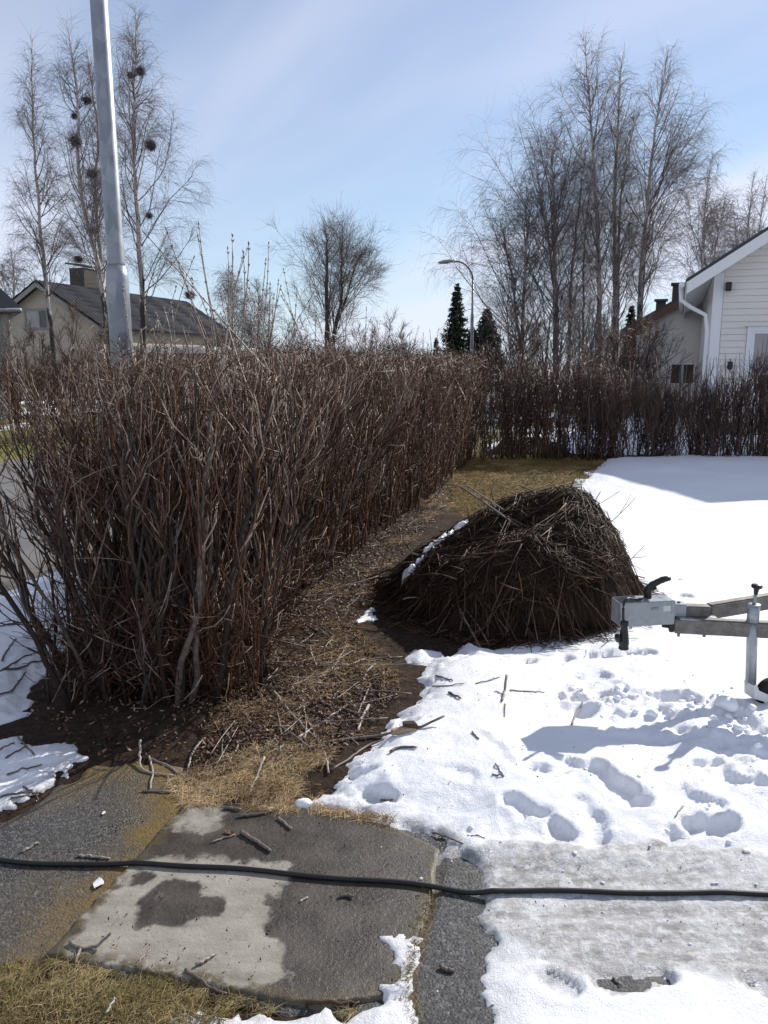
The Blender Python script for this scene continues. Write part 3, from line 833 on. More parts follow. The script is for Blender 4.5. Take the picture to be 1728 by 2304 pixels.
for ua, ub in ((1511, 1535), (1538.5, 1562)):
    a = onplane(ua, 818, fo, n2); b = onplane(ub, 866, fo, n2)
    qa, qb = (a - fo) @ d2, (b - fo) @ d2
    fr = rectframe(h2, 'window', M_white2, fo, d2, n2, qa - 0.04, qb, b[2], a[2] + 0.02, 0.05, 0.03)
    pane(fr, M_shutter, fo, d2, n2, qa, qb - 0.04, b[2] + 0.04, a[2] - 0.02, 0.008)
for ua, va, w in ((1530, 652, 0.24), (1487, 688, 0.16)):
    c = onplane(ua, va, fo - n2 * 2.5, n2)
    mb = MB(); mb.box(c - UP * 0.6, (w, w, 0.75), d2, n2, UP); ch = mb.obj('chimney', M_brick, h2, smooth=False)
    mb = MB(); mb.box(c + UP * 0.18, (w + 0.06, w + 0.06, 0.035), d2, n2, UP); mb.obj('chimney_cap', M_roofdark, ch, smooth=False)

# beige house over the street
YH = 38.0
hb = thing('beige_house', 'beige rendered house with steep dark tiled roof and wide brick chimney', 'house', (-15, YH, 0))
rd = norm(np.array([HX, 1.0, 0])); gd = np.array([rd[1], -rd[0], 0]); gn = -rd
pk = ATS(94, 632, YH); pe = ATS(246, 738, YH - 1.0)
hwid = float((pe - pk) @ gd); drop = pk[2] - pe[2]
g0 = pk.copy(); g0[2] = 0
Lh = 13.5
wz = lambda q: pk[2] - 0.18 - drop * abs(q) / hwid
ww = hwid - 0.45
mb = MB()
mb.prism([g0 - gd * ww - UP * 0.1, g0 + gd * ww - UP * 0.1, g0 + gd * ww + UP * wz(ww), g0 + UP * wz(0), g0 - gd * ww + UP * wz(ww)], rd * (Lh - 0.6))
mb.obj('wall', M_beige, hb, smooth=False)
for sg in (1, -1):
    top = pk - rd * 0.45
    dn = gd * sg * hwid - UP * drop
    nu = int(Lh / 0.24)
    Mx = nu * 4 + 1
    t = np.linspace(0, 1, 17); a = np.linspace(0, Lh + 0.3, Mx)
    A, T = np.meshgrid(a, t, indexing='ij')
    nn = norm(np.cross(rd, dn)) * (1 if sg < 0 else -1); nn = nn if nn[2] > 0 else -nn
    h = 0.035 * np.sin(A / 0.24 * 2 * math.pi) + 0.03 * ((T * 16) % 2 > 0.9)
    V = top + A[..., None] * rd + T[..., None] * dn + h[..., None] * nn
    idx = np.arange(A.size).reshape(A.shape)
    q = np.stack([idx[:-1, :-1], idx[1:, :-1], idx[1:, 1:], idx[:-1, 1:]], -1).reshape(-1, 4)
    mb = MB(); mb.add(V, [q]); mb.prism([top - nn * 0.05, top + dn - nn * 0.05, top + dn - nn * 0.12, top - nn * 0.12], rd * (Lh + 0.3))
    mb.obj('roof', M_roofdark, hb, smooth=False)
    slabbox(top - UP * 0.30 + 0 * rd, dn, rd * 0.04, UP * 0.22).obj('bargeboard', M_greywall, hb, smooth=False)
cc = ATS(196, 627, YH + 5)
mb = MB(); mb.box(cc - UP * 0.5, (0.42, 0.85, 0.95), gd, rd, UP); ch = mb.obj('chimney', M_brick, hb, smooth=False)
mb = MB(); q = cc + UP * 0.62; mb.box(q, (0.55, 1.0, 0.035), norm(gd - 0.12 * UP), rd, norm(UP + 0.12 * gd)); mb.obj('chimney_cap', M_roofdark, ch, smooth=False)
def gpt(u, v):
    dd = ray(u * K, v * K); o = np.array([0, 0, CAMZ]); t = ((g0 - o) @ gn) / (dd @ gn); p = o + t * dd
    return (p - g0) @ gd, p[2]
a0, z0 = gpt(58, 742); a1, z1 = gpt(108, 694)
fr = rectframe(hb, 'window', M_greywall, g0, gd, gn, a0, a1, z0, z1, 0.09, 0.05)
mid = a0 + (a1 - a0) * 0.62
pane(fr, M_curtain, g0, gd, gn, a0 + 0.09, mid - 0.03, z0 + 0.09, z1 - 0.09, 0.012)
pane(fr, M_glass, g0, gd, gn, mid + 0.04, a1 - 0.09, z0 + 0.09, z1 - 0.09, 0.012)
mb = MB(); mb.box(g0 + gd * mid + gn * 0.02 + UP * (z0 + z1) / 2, (0.035, 0.02, (z1 - z0) / 2 - 0.09), gd, gn, UP); mb.obj('window_post', M_greywall, fr, smooth=False)
# garage annexe in front of its long side
gp = ATS(440, 800, 34.0); gp[2] = 0
ga = thing('garage', 'small pale garage with flat roof edge beside the beige house', 'garage', tuple(gp))
mb = MB(); mb.box(gp + UP * 0.9, (1.4, 2.2, 0.98), gd, rd, UP); mb.obj('wall', M_greywall, ga, smooth=False)
mb = MB(); mb.box(gp + UP * 2.02, (1.65, 2.5, 0.13), gd, rd, UP); mb.obj('roof', M_white2, ga, smooth=False)
mb = MB(); mb.box(gp + UP * 0.85 - rd * 2.22, (1.0, 0.02, 0.85), gd, rd, UP); mb.obj('door', M_shutter, ga, smooth=False)

# corner of a darker house at the edge of the frame
YD = 24.0
tipd = ATS(46, 690, YD)
hd = thing('dark_roofed_house', 'grey walled house with dark tiled hip roof at the street edge', 'house', (tipd[0] - 4, YD, 0))
mb = MB(); q = np.array([tipd[0] - 0.75, YD + 0.5, 0.0])
mb.prism([q - UP * 0.1, q + np.array([-7, 0, -0.1]), q + np.array([-7, 0, tipd[2] - 0.05]), q + UP * (tipd[2] - 0.05)], np.array([-4.6, 8, 0])); mb.obj('wall', M_greywall, hd, smooth=False)
A0 = tipd; B0 = tipd + np.array([-8.0, 0, 0]); C0 = tipd + np.array([-12.0, 9.0, 0]); D0 = tipd + np.array([-5.2, 9.0, 0])
R0 = tipd + np.array([-3.2, 2.2, 2.3]); R1 = tipd + np.array([-5.6, 6.2, 2.3]); R2 = tipd + np.array([-6.6, 3.0, 2.3])
mb = MB(); V = np.array([A0, B0, C0, D0, R0, R1, R2, A0 - UP * 0.18, B0 - UP * 0.18, C0 - UP * 0.18, D0 - UP * 0.18])
mb.add(V, [np.array([[0, 1, 6, 4], [1, 2, 5, 6], [2, 3, 5, 5][:4], [7, 8, 1, 0], [8, 9, 2, 1], [9, 10, 3, 2], [10, 7, 0, 3]][0:2] + [[7, 8, 1, 0], [8, 9, 2, 1], [9, 10, 3, 2], [10, 7, 0, 3], [3, 0, 4, 5], [10, 9, 8, 7]]), np.array([[2, 3, 5], [4, 6, 5]])])
mb.obj('roof', M_roofdark, hd, smooth=False)
mb = MB(); mb.box(tipd + np.array([-0.62, 0.42, -tipd[2] / 2 - 0.1]), (0.10, 0.10, tipd[2] / 2)); mb.obj('corner_post', M_greywall, hd, smooth=False)
mb = MB(); mb.tubes(np.array([A0 + [0.04, -0.06, -0.1], B0 + [0, -0.06, -0.1]]), np.array([0.06, 0.06]), 8); mb.obj('gutter', M_galv, hd)

# ------------------------------------------------------------------ lamps
def street_lamp(label, base, h, arm, r0, r1, head=0.75, armdir=(-1, 0, 0), rise=0.35):
    t = thing('street_lamp', label, 'street lamp', tuple(base), 'street lamps')
    b = np.asarray(base, float); ad = np.asarray(armdir, float)
    mb = MB(); mb.lathe([(r0, -0.1), (r0, h * 0.62), (r1, h * 0.63), (r1 * 0.9, h - 0.8)], b, UP, 12); mb.obj('pole', M_galv, t)
    ang = np.linspace(0, math.pi / 2 * 0.96, 9)
    P = [b + UP * (h - 0.82)] + [b + UP * (h - 0.8 + 0.8 * math.sin(a)) + ad * 0.8 * (1 - math.cos(a)) for a in ang] + [b + UP * h + ad * arm]
    mb = MB(); mb.tubes(np.array(P), np.full(len(P), r1 * 0.8), 8); mb.obj('arm', M_galv, t)
    e = b + UP * h + ad * arm
    L = norm(ad + UP * -0.04)
    mb = MB(); sd = norm(np.cross(L, UP))
    rings = []
    for f, w, tp, bt in ((0, .05, .05, -.05), (.12, .09, .07, -.06), (.35, .13, .09, -.06), (.7, .14, .075, -.07), (.92, .10, .03, -.07), (1.0, .04, -.02, -.07)):
        for k in range(10):
            a = k * 2 * math.pi / 10
            z = math.sin(a); rings.append(e + L * head * f + sd * w * math.cos(a) + UP * (z * (tp if z > 0 else -bt)))
    idx = np.arange(60).reshape(6, 10)
    q = np.stack([idx[:-1], np.roll(idx, -1, 1)[:-1], np.roll(idx, -1, 1)[1:], idx[1:]], -1).reshape(-1, 4)
    mb.add(np.array(rings), [q, idx[0][::-1][None], idx[-1][None]]); hd_ = mb.obj('lamp_head', M_lamp, t)
    mb = MB(); mb.box(e + L * head * 0.66 - UP * 0.075, (head * 0.24, 0.085, 0.012), L, sd, UP); mb.obj('lamp_glass', M_glass, hd_, smooth=False)
    return t
YL = 36.0
p = ATS(1065, 585, YL); hL = p[2]; pbase = np.array([p[0], YL, -0.05])
street_lamp('slim grey street lamp with curved arm rising in front of the spruces', pbase, hL, ATS(1065, 585, YL)[0] - ATS(1026, 585, YL)[0], 0.075, 0.05, head=0.78)
YL2 = 84.0
p = ATS(1127, 728, YL2)
street_lamp('small distant street lamp half hidden by the broad dark spruce', np.array([p[0], YL2, -0.05]), p[2], 1.1, 0.09, 0.06, head=0.9)

# tall galvanised lamp post beside the hedge; its lamp is above the frame
YP = 5.75
b0 = AT(266, 800, YP); t0 = AT(203.5, 0, YP)
sl = (t0[0] - b0[0]) / (t0[2] - b0[2])
lp = thing('lamp_post', 'tall grey galvanised lamp post with thicker sleeve standing behind the hedge', 'lamp post', (b0[0], YP, 0))
axis = norm(np.array([sl * 0.35, 0.0, 1.0]))
q0 = np.array([b0[0] - axis[0] * b0[2], YP, 0.0])
zs1 = AT(256, 600, YP)[2]; zs2 = AT(254, 574, YP)[2]
wS = 45.5 / FPX * YP / 2 / CP * 0.99; wU = 35 / FPX * (YP + .1) / 2
mb = MB(); mb.lathe([(wS * 1.06, -0.1), (wS * 1.0, zs1 - 0.02), (wS * 0.985, zs1 + 0.01), (wU * 1.06, zs2)], q0, axis, 24); mb.obj('sleeve', M_galv, lp)
mb = MB(); mb.lathe([(wU * 1.05, zs2 - 0.015), (wU * 0.99, zs2 + 0.02), (wU * 0.80, 8.2)], q0, axis, 24); mb.obj('pole', M_galv, lp)
mb = MB(); mb.lathe([(0.03, zs2 - 0.035), (wU * 1.10, zs2 - 0.030), (wU * 1.10, zs2 - 0.008), (0.03, zs2 - 0.004)], q0, axis, 24); mb.obj('weld_ring', M_galv, lp)
e = q0 + axis * 8.2
mb = MB(); P = np.array([e, e + UP * 0.35 - [0.05, 0, 0], e + UP * 0.6 - [0.4, 0, 0], e + UP * 0.66 - [1.2, 0, 0]]); mb.tubes(P, np.full(4, 0.035), 10); mb.obj('arm', M_galv, lp)
mb = MB(); mb.box(P[-1] - [0.35, 0, 0.0], (0.4, 0.13, 0.06)); mb.obj('lamp_head', M_lamp, lp, bevel=0.03)

# ------------------------------------------------------------------ growth
def spawn(rng, P, R, n, t0, t1, ang, angsd, length, M=5, up=0.0, wob=0.25, rfac=0.6, rmin=0.003, rtip=0.4, tpow=1.0, idx=None, axis_bias=None):
    """n children on random places of parent lines; length: array-like or f(t, parent) """
    N, Mp, _ = P.shape
    i = rng.integers(0, N, n) if idx is None else idx
    t = t0 + (t1 - t0) * rng.random(n) ** tpow
    f = t * (Mp - 1); k = np.minimum(f.astype(int), Mp - 2); w = (f - k)[:, None]
    base = P[i, k] * (1 - w) + P[i, k + 1] * w
    T = norm(P[i, k + 1] - P[i, k])
    r0 = (R[i, k] * (1 - w[:, 0]) + R[i, k + 1] * w[:, 0]) * rfac
    r0 = np.maximum(r0, rmin)
    rnd = rng.normal(size=(n, 3))
    if axis_bias is not None:
        rnd = rnd + axis_bias
    perp = norm(rnd - (rnd * T).sum(1, keepdims=True) * T)
    a = np.radians(ang + rng.normal(size=n) * angsd)[:, None]
    D = np.cos(a) * T + np.sin(a) * perp
    L = length(t, i) if callable(length) else np.broadcast_to(length, (n,)) * rng.uniform(0.6, 1.3, n)
    out = np.empty((n, M, 3)); out[:, 0] = base
    st = (L / (M - 1))[:, None]
    for m in range(1, M):
        D = norm(D + np.array([0, 0, 1.0]) * (up(m / (M - 1)) if callable(up) else up) + rng.normal(size=(n, 3)) * wob / (M - 1) ** 0.5)
        out[:, m] = out[:, m - 1] + D * st
    tt = np.linspace(0, 1, M)[None]
    RR = r0[:, None] * (1 - tt * (1 - rtip))
    return out, RR, i, t

def polyline(ctrl, M, rng=None, wob=0.0):
    ctrl = np.asarray(ctrl, float)
    L = np.concatenate([[0], np.cumsum(np.linalg.norm(np.diff(ctrl, axis=0), axis=1))]); s = np.linspace(0, L[-1], M)
    P = np.stack([np.interp(s, L, ctrl[:, i]) for i in range(3)], 1)
    for _ in range(2):
        P[1:-1] = (P[:-2] + 2 * P[1:-1] + P[2:]) / 4
    if rng is not None and wob:
        P[1:-1] += rng.normal(size=(M - 2, 3)) * wob
    return P

def birch(label, stems, D, r0, crown, rng, group=None, limbs=46, sub=8, twigs=4200, name='birch_tree', cat='birch tree', lang=43, droop=-0.24, bark=None, brooms=(), t0=0.22, twr=0.0024, dy=None):
    """stems: lists of source-photo pixels from low to high; crown: widest half width in metres"""
    t = None
    twm = MB(); lm = MB(); trs = []
    for si, st in enumerate(stems):
        y = D + (0 if dy is None else dy[si])
        pts = [ATS(u, v, y + (0.0 if j == 0 else rng.normal() * 0.25)) for j, (u, v) in enumerate(st)]
        b = pts[0].copy(); b[2] = -0.1
        if si and b is not None: pass
        pts = [b] + pts
        P = polyline(pts, 28, rng, 0.018)
        H = P[-1, 2]
        f = np.linspace(0, 1, 28)
        r = r0[si] if isinstance(r0, (list, tuple)) else r0
        R = r * (1 - f) ** 0.85 + 0.012
        trs.append((P, R))
        cw = crown[si] if isinstance(crown, (list, tuple)) else crown
        nl = int(limbs / (1 if si == 0 else 1.4))
        def ll(tt, i, cw=cw, H=H):
            x = (tt - t0) / (1 - t0)
            prof = np.where(x < 0.25, 0.75 + x, 1.0 - 0.92 * ((x - 0.25) / 0.75) ** 1.1)
            return cw * 1.35 * prof * rng.uniform(0.65, 1.15, len(tt))
        P1, R1, _, t1 = spawn(rng, P[None], R[None], nl, t0, 0.985, lang, 9, ll, 9, lambda m: 0.20 - 0.26 * m * m, 0.30, 0.42, 0.010, 0.25)
        R1 = np.minimum(R1, 0.021 * np.linspace(1, 0.35, 9))
        lm.tubes(P1, R1, 4, caps=False, var=rng.random(nl))
        LW = np.linalg.norm(P1[:, -1] - P1[:, 0], axis=1); LW = LW / LW.sum()
        P2, R2, i2, _ = spawn(rng, P1, R1, nl * sub, 0.22, 0.98, 42, 14, lambda tt, i: 0.42 * np.linalg.norm(P1[i, -1] - P1[i, 0], axis=1) * (1.15 - 0.6 * tt) * rng.uniform(0.6, 1.3, len(tt)) + 0.12, 6, lambda m: -0.10 * m, 0.45, 0.6, 0.006, 0.4, idx=rng.choice(nl, nl * sub, p=LW))
        R2 = np.minimum(R2, max(0.0058, twr * 1.5))
        LW2 = np.linalg.norm(P2[:, -1] - P2[:, 0], axis=1); LW2 = LW2 / LW2.sum()
        lm.tubes(P2, R2, 3, caps=False, var=rng.random(len(P2)))
        nt = int(twigs / (1 if si == 0 else 1.4))
        P3, R3, _, _ = spawn(rng, P2, R2, nt, 0.2, 1.0, 38, 16, lambda tt, i: rng.uniform(0.25, 0.8, len(tt)) * (0.55 + 0.25 * cw), 5, lambda m: droop * (0.4 + m), 0.4, 0.5, twr, 0.55, idx=rng.choice(len(P2), nt, p=LW2))
        R3 = np.minimum(R3, twr * 1.3)
        twm.tubes(P3, R3, 3, caps=False, var=rng.random(nt))
        P4, R4, _, _ = spawn(rng, P[None], R[None], 60, 0.75, 1.0, 35, 12, lambda tt, i: rng.uniform(0.3, 0.9, len(tt)), 5, droop * 0.3, 0.4, 0.3, twr, 0.5)
        twm.tubes(P4, np.minimum(R4, 0.01), 3, caps=False, var=rng.random(60))
    root = thing(name, label, cat, tuple(trs[0][0][0] * [1, 1, 0]), group)
    for P, R in trs:
        mb = MB(); mb.tubes(P, R, 9); mb.obj('trunk', bark or M_birch, root)
    lm.obj('crown', M_birchtwig, root, kind='stuff')
    twm.obj('twigs', M_birchtwig, root, kind='stuff')
    for (u, v, rad) in brooms:
        c = ATS(u, v, D - 0.1); rr = rad / 1798 * D
        n_ = 420
        dd = norm(rng.normal(size=(n_, 3)) + [0, 0, 0.25])
        dd = dd * np.array([rng.uniform(.6, 1.15), rng.uniform(.6, 1.1), rng.uniform(.55, 1.1)]) + rng.normal(size=3) * 0.18
        Pb = c + rng.normal(size=(n_, 1, 3)) * rr * 0.22 + np.linspace(0.0, 1, 4)[None, :, None] * dd[:, None] * (rr * rng.uniform(0.6, 1.35, n_))[:, None, None] + rng.normal(size=(n_, 4, 3)) * rr * 0.12
        mb = MB(); mb.tubes(Pb, np.full((n_, 4), max(0.004, rr * 0.032)) * np.linspace(1, 0.5, 4), 3, caps=False, var=rng.random(n_) * 0.3)
        mb.obj('witches_broom', M_birchtwig, root)
    return root

rng = np.random.default_rng(11)
c1 = lambda *p: [(x * 0.4068, y * 0.4068) for x, y in p]
c2 = lambda *p: [(1000 + x * 0.4388, y * 0.4388) for x, y in p]
c3 = lambda *p: [(500 + x * 0.3918, 450 + y * 0.3918) for x, y in p]
GL, GR = 'birches along the street', 'tall birches behind the far hedge'
birch('slender pale birch nearest the dark roofed house, its trunk in front of the beige gable', [c1((290, 1900), (270, 1650), (240, 1450), (210, 1050), (185, 780), (175, 600), (180, 380), (182, 210))], 30, 0.085, 1.55, rng, GL, limbs=44, twigs=4600, t0=0.28)
birch('forked birch with dark twig balls half hidden by the tall lamp post', [c1((600, 1850), (545, 1450), (500, 1320), (465, 1150), (420, 900), (435, 680), (430, 480), (395, 300), (365, 110)), c1((605, 1850), (555, 1450), (535, 1200), (515, 1000), (548, 830), (540, 620), (500, 420), (480, 250))],
      30, [0.115, 0.09], [2.0, 1.3], rng, GL, limbs=46, twigs=4600, t0=0.26,
      brooms=[(196, 226, 10), (171, 322, 13), (167, 261, 8), (209, 395, 12), (211, 519, 9), (179, 583, 10)], dy=[0, 0.8])
birch('tall birch carrying several black twig balls just beyond the lamp post', [c1((790, 1900), (785, 1500), (762, 1250), (745, 1000), (738, 800), (742, 600), (740, 440), (765, 250), (745, 40))], 29, 0.115, 2.5, rng, GL, limbs=56, twigs=5600, t0=0.24,
      brooms=[(313, 161, 11), (294, 172, 8), (343, 330, 13), (336, 485, 8), (429, 664, 12)])
birch('birch with the tallest top in the group behind the far hedge', [c2((800, 1600), (788, 1200), (770, 900), (752, 650), (735, 450), (722, 300), (725, 190))], 33, 0.115, 2.8, rng, GR, lang=47, limbs=52, twigs=5200, t0=0.26, name='birch_tree')
birch('straight birch with paired stems standing between the two tallest birches', [c2((880, 1700), (876, 1300), (872, 1000), (890, 700), (893, 500), (918, 270)), c2((885, 1700), (892, 1300), (905, 1000), (945, 750), (1000, 560))], 34, [0.125, 0.08], [2.2, 1.8], rng, GR, lang=47, limbs=46, twigs=4400, t0=0.26, dy=[0, .5])
birch('birch leaning towards the white house with a long side limb', [c2((1000, 1600), (1010, 1380), (1032, 1150), (1055, 880), (1085, 650), (1112, 480), (1150, 240)), c2((1030, 1300), (1060, 1080), (1140, 960), (1230, 880), (1310, 770))], 33, [0.115, 0.06], [3.0, 1.8], rng, GR, lang=47, limbs=50, twigs=4800, t0=0.28, dy=[0, 0])
birch('shorter wide birch beside the curved street lamp with drooping twigs', [c2((575, 1750), (568, 1450), (562, 1200), (560, 950), (545, 820), (572, 690)), c2((580, 1600), (520, 1150), (480, 920), (440, 720))], 32, [0.125, 0.07], [3.9, 2.4], rng, GR, lang=48, limbs=50, twigs=4300, t0=0.26, dy=[0, -.3])
birch('low multi stemmed birch nearest the broad dark spruce', [c2((400, 1780), (410, 1400), (430, 1150), (380, 950)), c2((390, 1780), (350, 1450), (290, 1150))], 31, [0.08, 0.06], [3.4, 2.4], rng, GR, lang=48, limbs=46, twigs=3800, t0=0.18, droop=-0.3, dy=[0, .4])
birch('thin dark stemmed birch crowded between taller birches', [c2((640, 1750), (650, 1400), (680, 1150), (705, 900), (725, 760)), c2((710, 1750), (715, 1300), (740, 1000))], 35, [0.08, 0.06], 1.5, rng, GR, limbs=40, twigs=3000, t0=0.2, bark=M_bark, dy=[0, .4])
birch('distant birch rising just over the eave of the white house', [c2((1320, 1450), (1335, 1150), (1345, 980), (1375, 780)), c2((1370, 1450), (1400, 1200), (1450, 980))], 52, [0.13, 0.09], [3.6, 2.2], rng, 'distant birches over the white house roof', limbs=44, twigs=3600, t0=0.2, twr=0.006, dy=[0, .5])
birch('distant birch above the dark roof edge beside the frame', [c2((1550, 1330), (1555, 1150), (1590, 880)), c2((1600, 1330), (1620, 1150), (1655, 900))], 54, [0.13, 0.09], [3.0, 2.6], rng, 'distant birches over the white house roof', limbs=40, twigs=3200, t0=0.18, twr=0.006, dy=[0, .5])
birch('distant birch behind the roof slope between the other two', [c2((1500, 1330), (1495, 1200), (1480, 1050))], 56, 0.10, 2.0, rng, 'distant birches over the white house roof', limbs=26, twigs=1500, t0=0.18, twr=0.006)
birch('bare two trunked tree with rounded dark crown at the end of the street', [c3((605, 860), (604, 700), (598, 500), (603, 330), (590, 130)), c3((622, 860), (655, 700), (690, 560), (685, 350), (690, 140)), c3((640, 760), (715, 560), (760, 380), (830, 270))], 46, [0.19, 0.15, 0.09], [3.6, 3.4, 2.8], rng, None, limbs=36, sub=7, twigs=2800, t0=0.22, name='bare_tree', cat='tree', droop=0.10, bark=M_bark, twr=0.0044, lang=40, dy=[0, 0.4, 0.8])
for lab, (u, v, tv), DD, cr in (('pale hazy birch seen through the long bare hedge shoots', (520, 770, 610), 60, 3.0), ('second pale birch between the hedge shoots and the two trunked tree', (580, 770, 630), 62, 2.6), ('grey birch wood edge over the dark roofed corner house', (28, 720, 560), 55, 2.8)):
    birch(lab, [[(u, v), (u + 4, (v + tv) / 2), (u - 3, tv)]], DD, 0.13, cr, rng, 'far birches across the street', limbs=34, twigs=2200, t0=0.12, twr=0.008)

# ------------------------------------------------------------------ bare bushes
def bush(label, u, v, tv, hw, D, rng, n=26, tw=2600, m=None, group=None, r=0.022, lean=0.35, tr=0.005, name='bare_bush', sub=9):
    b = ATS(u, v, D); top = ATS(u, tv, D)[2]; w = hw / 1798 * D
    base = np.zeros((n, 3)); base[:, 0] = b[0] + rng.normal(size=n) * w * 0.25; base[:, 1] = D + rng.normal(size=n) * w * 0.25; base[:, 2] = -0.1
    tip = base.copy(); tip[:, 0] = b[0] + rng.uniform(-1, 1, n) * w; tip[:, 1] += rng.uniform(-1, 1, n) * w * 0.7
    tip[:, 2] = top * np.sqrt(np.maximum(0.12, 1 - 0.75 * ((tip[:, 0] - b[0]) / w) ** 2)) * rng.uniform(0.7, 1.0, n)
    f = np.linspace(0, 1, 9)[None, :, None]
    P = base[:, None] + (tip - base)[:, None] * np.concatenate([f ** 1.25, f ** 1.25, f ** 0.95], 2) + rng.normal(size=(n, 9, 3)) * 0.03
    R = r * (1 - 0.75 * f[..., 0]) * rng.uniform(0.6, 1.3, n)[:, None]
    P1, R1, _, _ = spawn(rng, P, R, n * sub, 0.15, 0.98, 35, 12, lambda t, i: 0.30 * top * (1.15 - t * 0.7) * rng.uniform(0.5, 1.2, len(t)), 6, 0.12, 0.4, 0.5, tr * 1.2, 0.4)
    P2, R2, _, _ = spawn(rng, P1, R1, tw, 0.1, 1.0, 35, 14, lambda t, i: rng.uniform(0.12, 0.36, len(t)) * (0.4 + top * 0.22), 4, 0.06, 0.4, 0.6, tr, 0.5)
    root = thing(name, label, 'bush', (b[0], D, 0), group)
    mb = MB(); mb.tubes(P, R, 5, caps=False, var=rng.random(n)); mb.obj('stem', m or M_farhedge, root, kind='stuff')
    mb = MB(); mb.tubes(P1, R1, 3, caps=False, var=rng.random(len(P1))); mb.tubes(P2, np.minimum(R2, tr * 1.5), 3, caps=False, var=rng.random(tw)); mb.obj('twigs', m or M_farhedge, root, kind='stuff')
    return root
GB = 'bare bushes behind the hedges'
for lab, u, v, tv, hw_, DD in (
    ('tall thin bush just left of the two trunked tree', 640, 800, 700, 70, 44), ('round dark bush right of the two trunked tree', 800, 800, 728, 80, 40),
    ('spreading brown bush between the two trunked tree and the spruces', 905, 805, 738, 60, 44), ('dark thicket low behind the middle of the long hedge', 760, 800, 762, 120, 30), ('dark thicket below the narrow spruce', 965, 808, 785, 60, 28),
    ('twiggy thicket under the distant birches by the lamp post', 540, 800, 720, 70, 44)):
    bush(lab, u, v, tv, hw_, DD, rng, group=GB, tr=0.006, tw=2200)
for lab, u, v, tv, hw_, DD in (
    ('dense dark bush under the two trunked tree', 700, 800, 745, 95, 34), ('twiggy bush with upright tips beside the two trunked tree', 870, 800, 712, 75, 34),
    ('dark bush near the lamp post end of the long hedge', 505, 800, 735, 60, 30), ('low dark bush between the hedge shoots and the wood', 600, 800, 752, 90, 32),
    ('reddish bush above the far end of the long hedge', 945, 810, 775, 60, 30)):
    bush(lab, u, v, tv, hw_, DD, rng, group=GB, tr=0.006, tw=2400)
bush('thick dark alder clump at the foot of the tall birches', 1240, 850, 600, 120, 27, rng, n=34, tw=2600, m=M_birchtwig, group=GB, r=0.028, tr=0.0036)
bush('dense brown bush at the foot of the short wide birch', 1145, 850, 690, 95, 24, rng, n=30, tw=2600, group=GB, r=0.018, tr=0.0036)
bush('wide arching bush spreading before the second white house', 1420, 860, 690, 130, 22, rng, n=44, tw=5000, group=GB, r=0.018, tr=0.0036)
bush('dark upright bush between the alders and the arching bush', 1340, 850, 620, 70, 25, rng, n=28, tw=2400, m=M_birchtwig, group=GB, r=0.026, tr=0.0038)

# ------------------------------------------------------------------ spruces
def spruce(label, u, v, tv, hw, D, rng, m, n=900, name='spruce_tree', bulge=1.0):
    b = ATS(u, v, D); H = ATS(u, tv, D)[2]; w = hw / 1798 * D
    root = thing(name, label, 'spruce tree', (b[0], D, 0), 'spruces at the end of the street')
    mb = MB(); mb.tubes(np.array([[b[0], D, -0.1], [b[0], D, H * 0.5], [b[0], D, H]]), np.array([0.03 * H ** 0.8, 0.018 * H ** 0.8, 0.008]), 8); mb.obj('trunk', M_bark, root)
    z = np.sort(rng.random(n)) ** 0.85 * 0.985
    z = np.round(z * 21) / 21 * 0.45 + z * 0.55
    a = rng.random(n) * 2 * math.pi
    L = w * ((1 - z) ** bulge * 1.0 + 0.03) * rng.uniform(0.55, 1.18, n)
    f = np.linspace(0, 1, 5)
    P = np.empty((n, 5, 3)); P[..., 0] = b[0] + (np.cos(a) * L)[:, None] * f; P[..., 1] = D + (np.sin(a) * L)[:, None] * f
    P[..., 2] = (z * H)[:, None] + L[:, None] * (-0.38 * f + 0.22 * f ** 3) + 0.02
    R = np.full((n, 5), 0.012)
    nb = n * 7
    P2, R2, _, _ = spawn(rng, P, R, nb, 0.1, 1.0, 48, 14, lambda t, i: (0.12 + 0.28 * L[i]) * rng.uniform(0.5, 1.1, len(t)), 3, -0.25, 0.3, 1.0, 0.02, 0.35)
    R2 = np.full(R2.shape, 0.0095 * H ** 0.62) * np.array([1, 0.9, 0.25])
    mb = MB(); mb.tubes(P, R * 2.2, 3, caps=False, var=rng.random(n) * 0.4); mb.tubes(P2, R2, 3, caps=False, var=rng.random(nb)); mb.obj('crown', m, root, kind='stuff')
spruce('tall narrow pointed spruce beside the curved street lamp', 1026, 812, 638, 46, 50, rng, M_needle, 1000, bulge=0.85)
spruce('broad dark spruce with fuller crown between the two street lamps', 1092, 860, 696, 56, 44, rng, M_bluespruce, 1200, bulge=0.72)
spruce('small young spruce peeping over the end of the long hedge', 981, 812, 760, 18, 52, rng, M_needle, 300, bulge=0.85)
spruce('low dark spruce tucked against the broad one', 1062, 812, 736, 30, 47, rng, M_bluespruce, 500, bulge=0.6)
spruce('shaded spruce behind the boarded house', 1412, 860, 690, 24, 34, rng, M_bluespruce, 500, bulge=0.6)

# ------------------------------------------------------------------ hedges
rng = np.random.default_rng(23)
hedge = thing('hedge', 'long bare brown clipped hedge running away beside the street', 'hedge', (0.2, 8, 0))
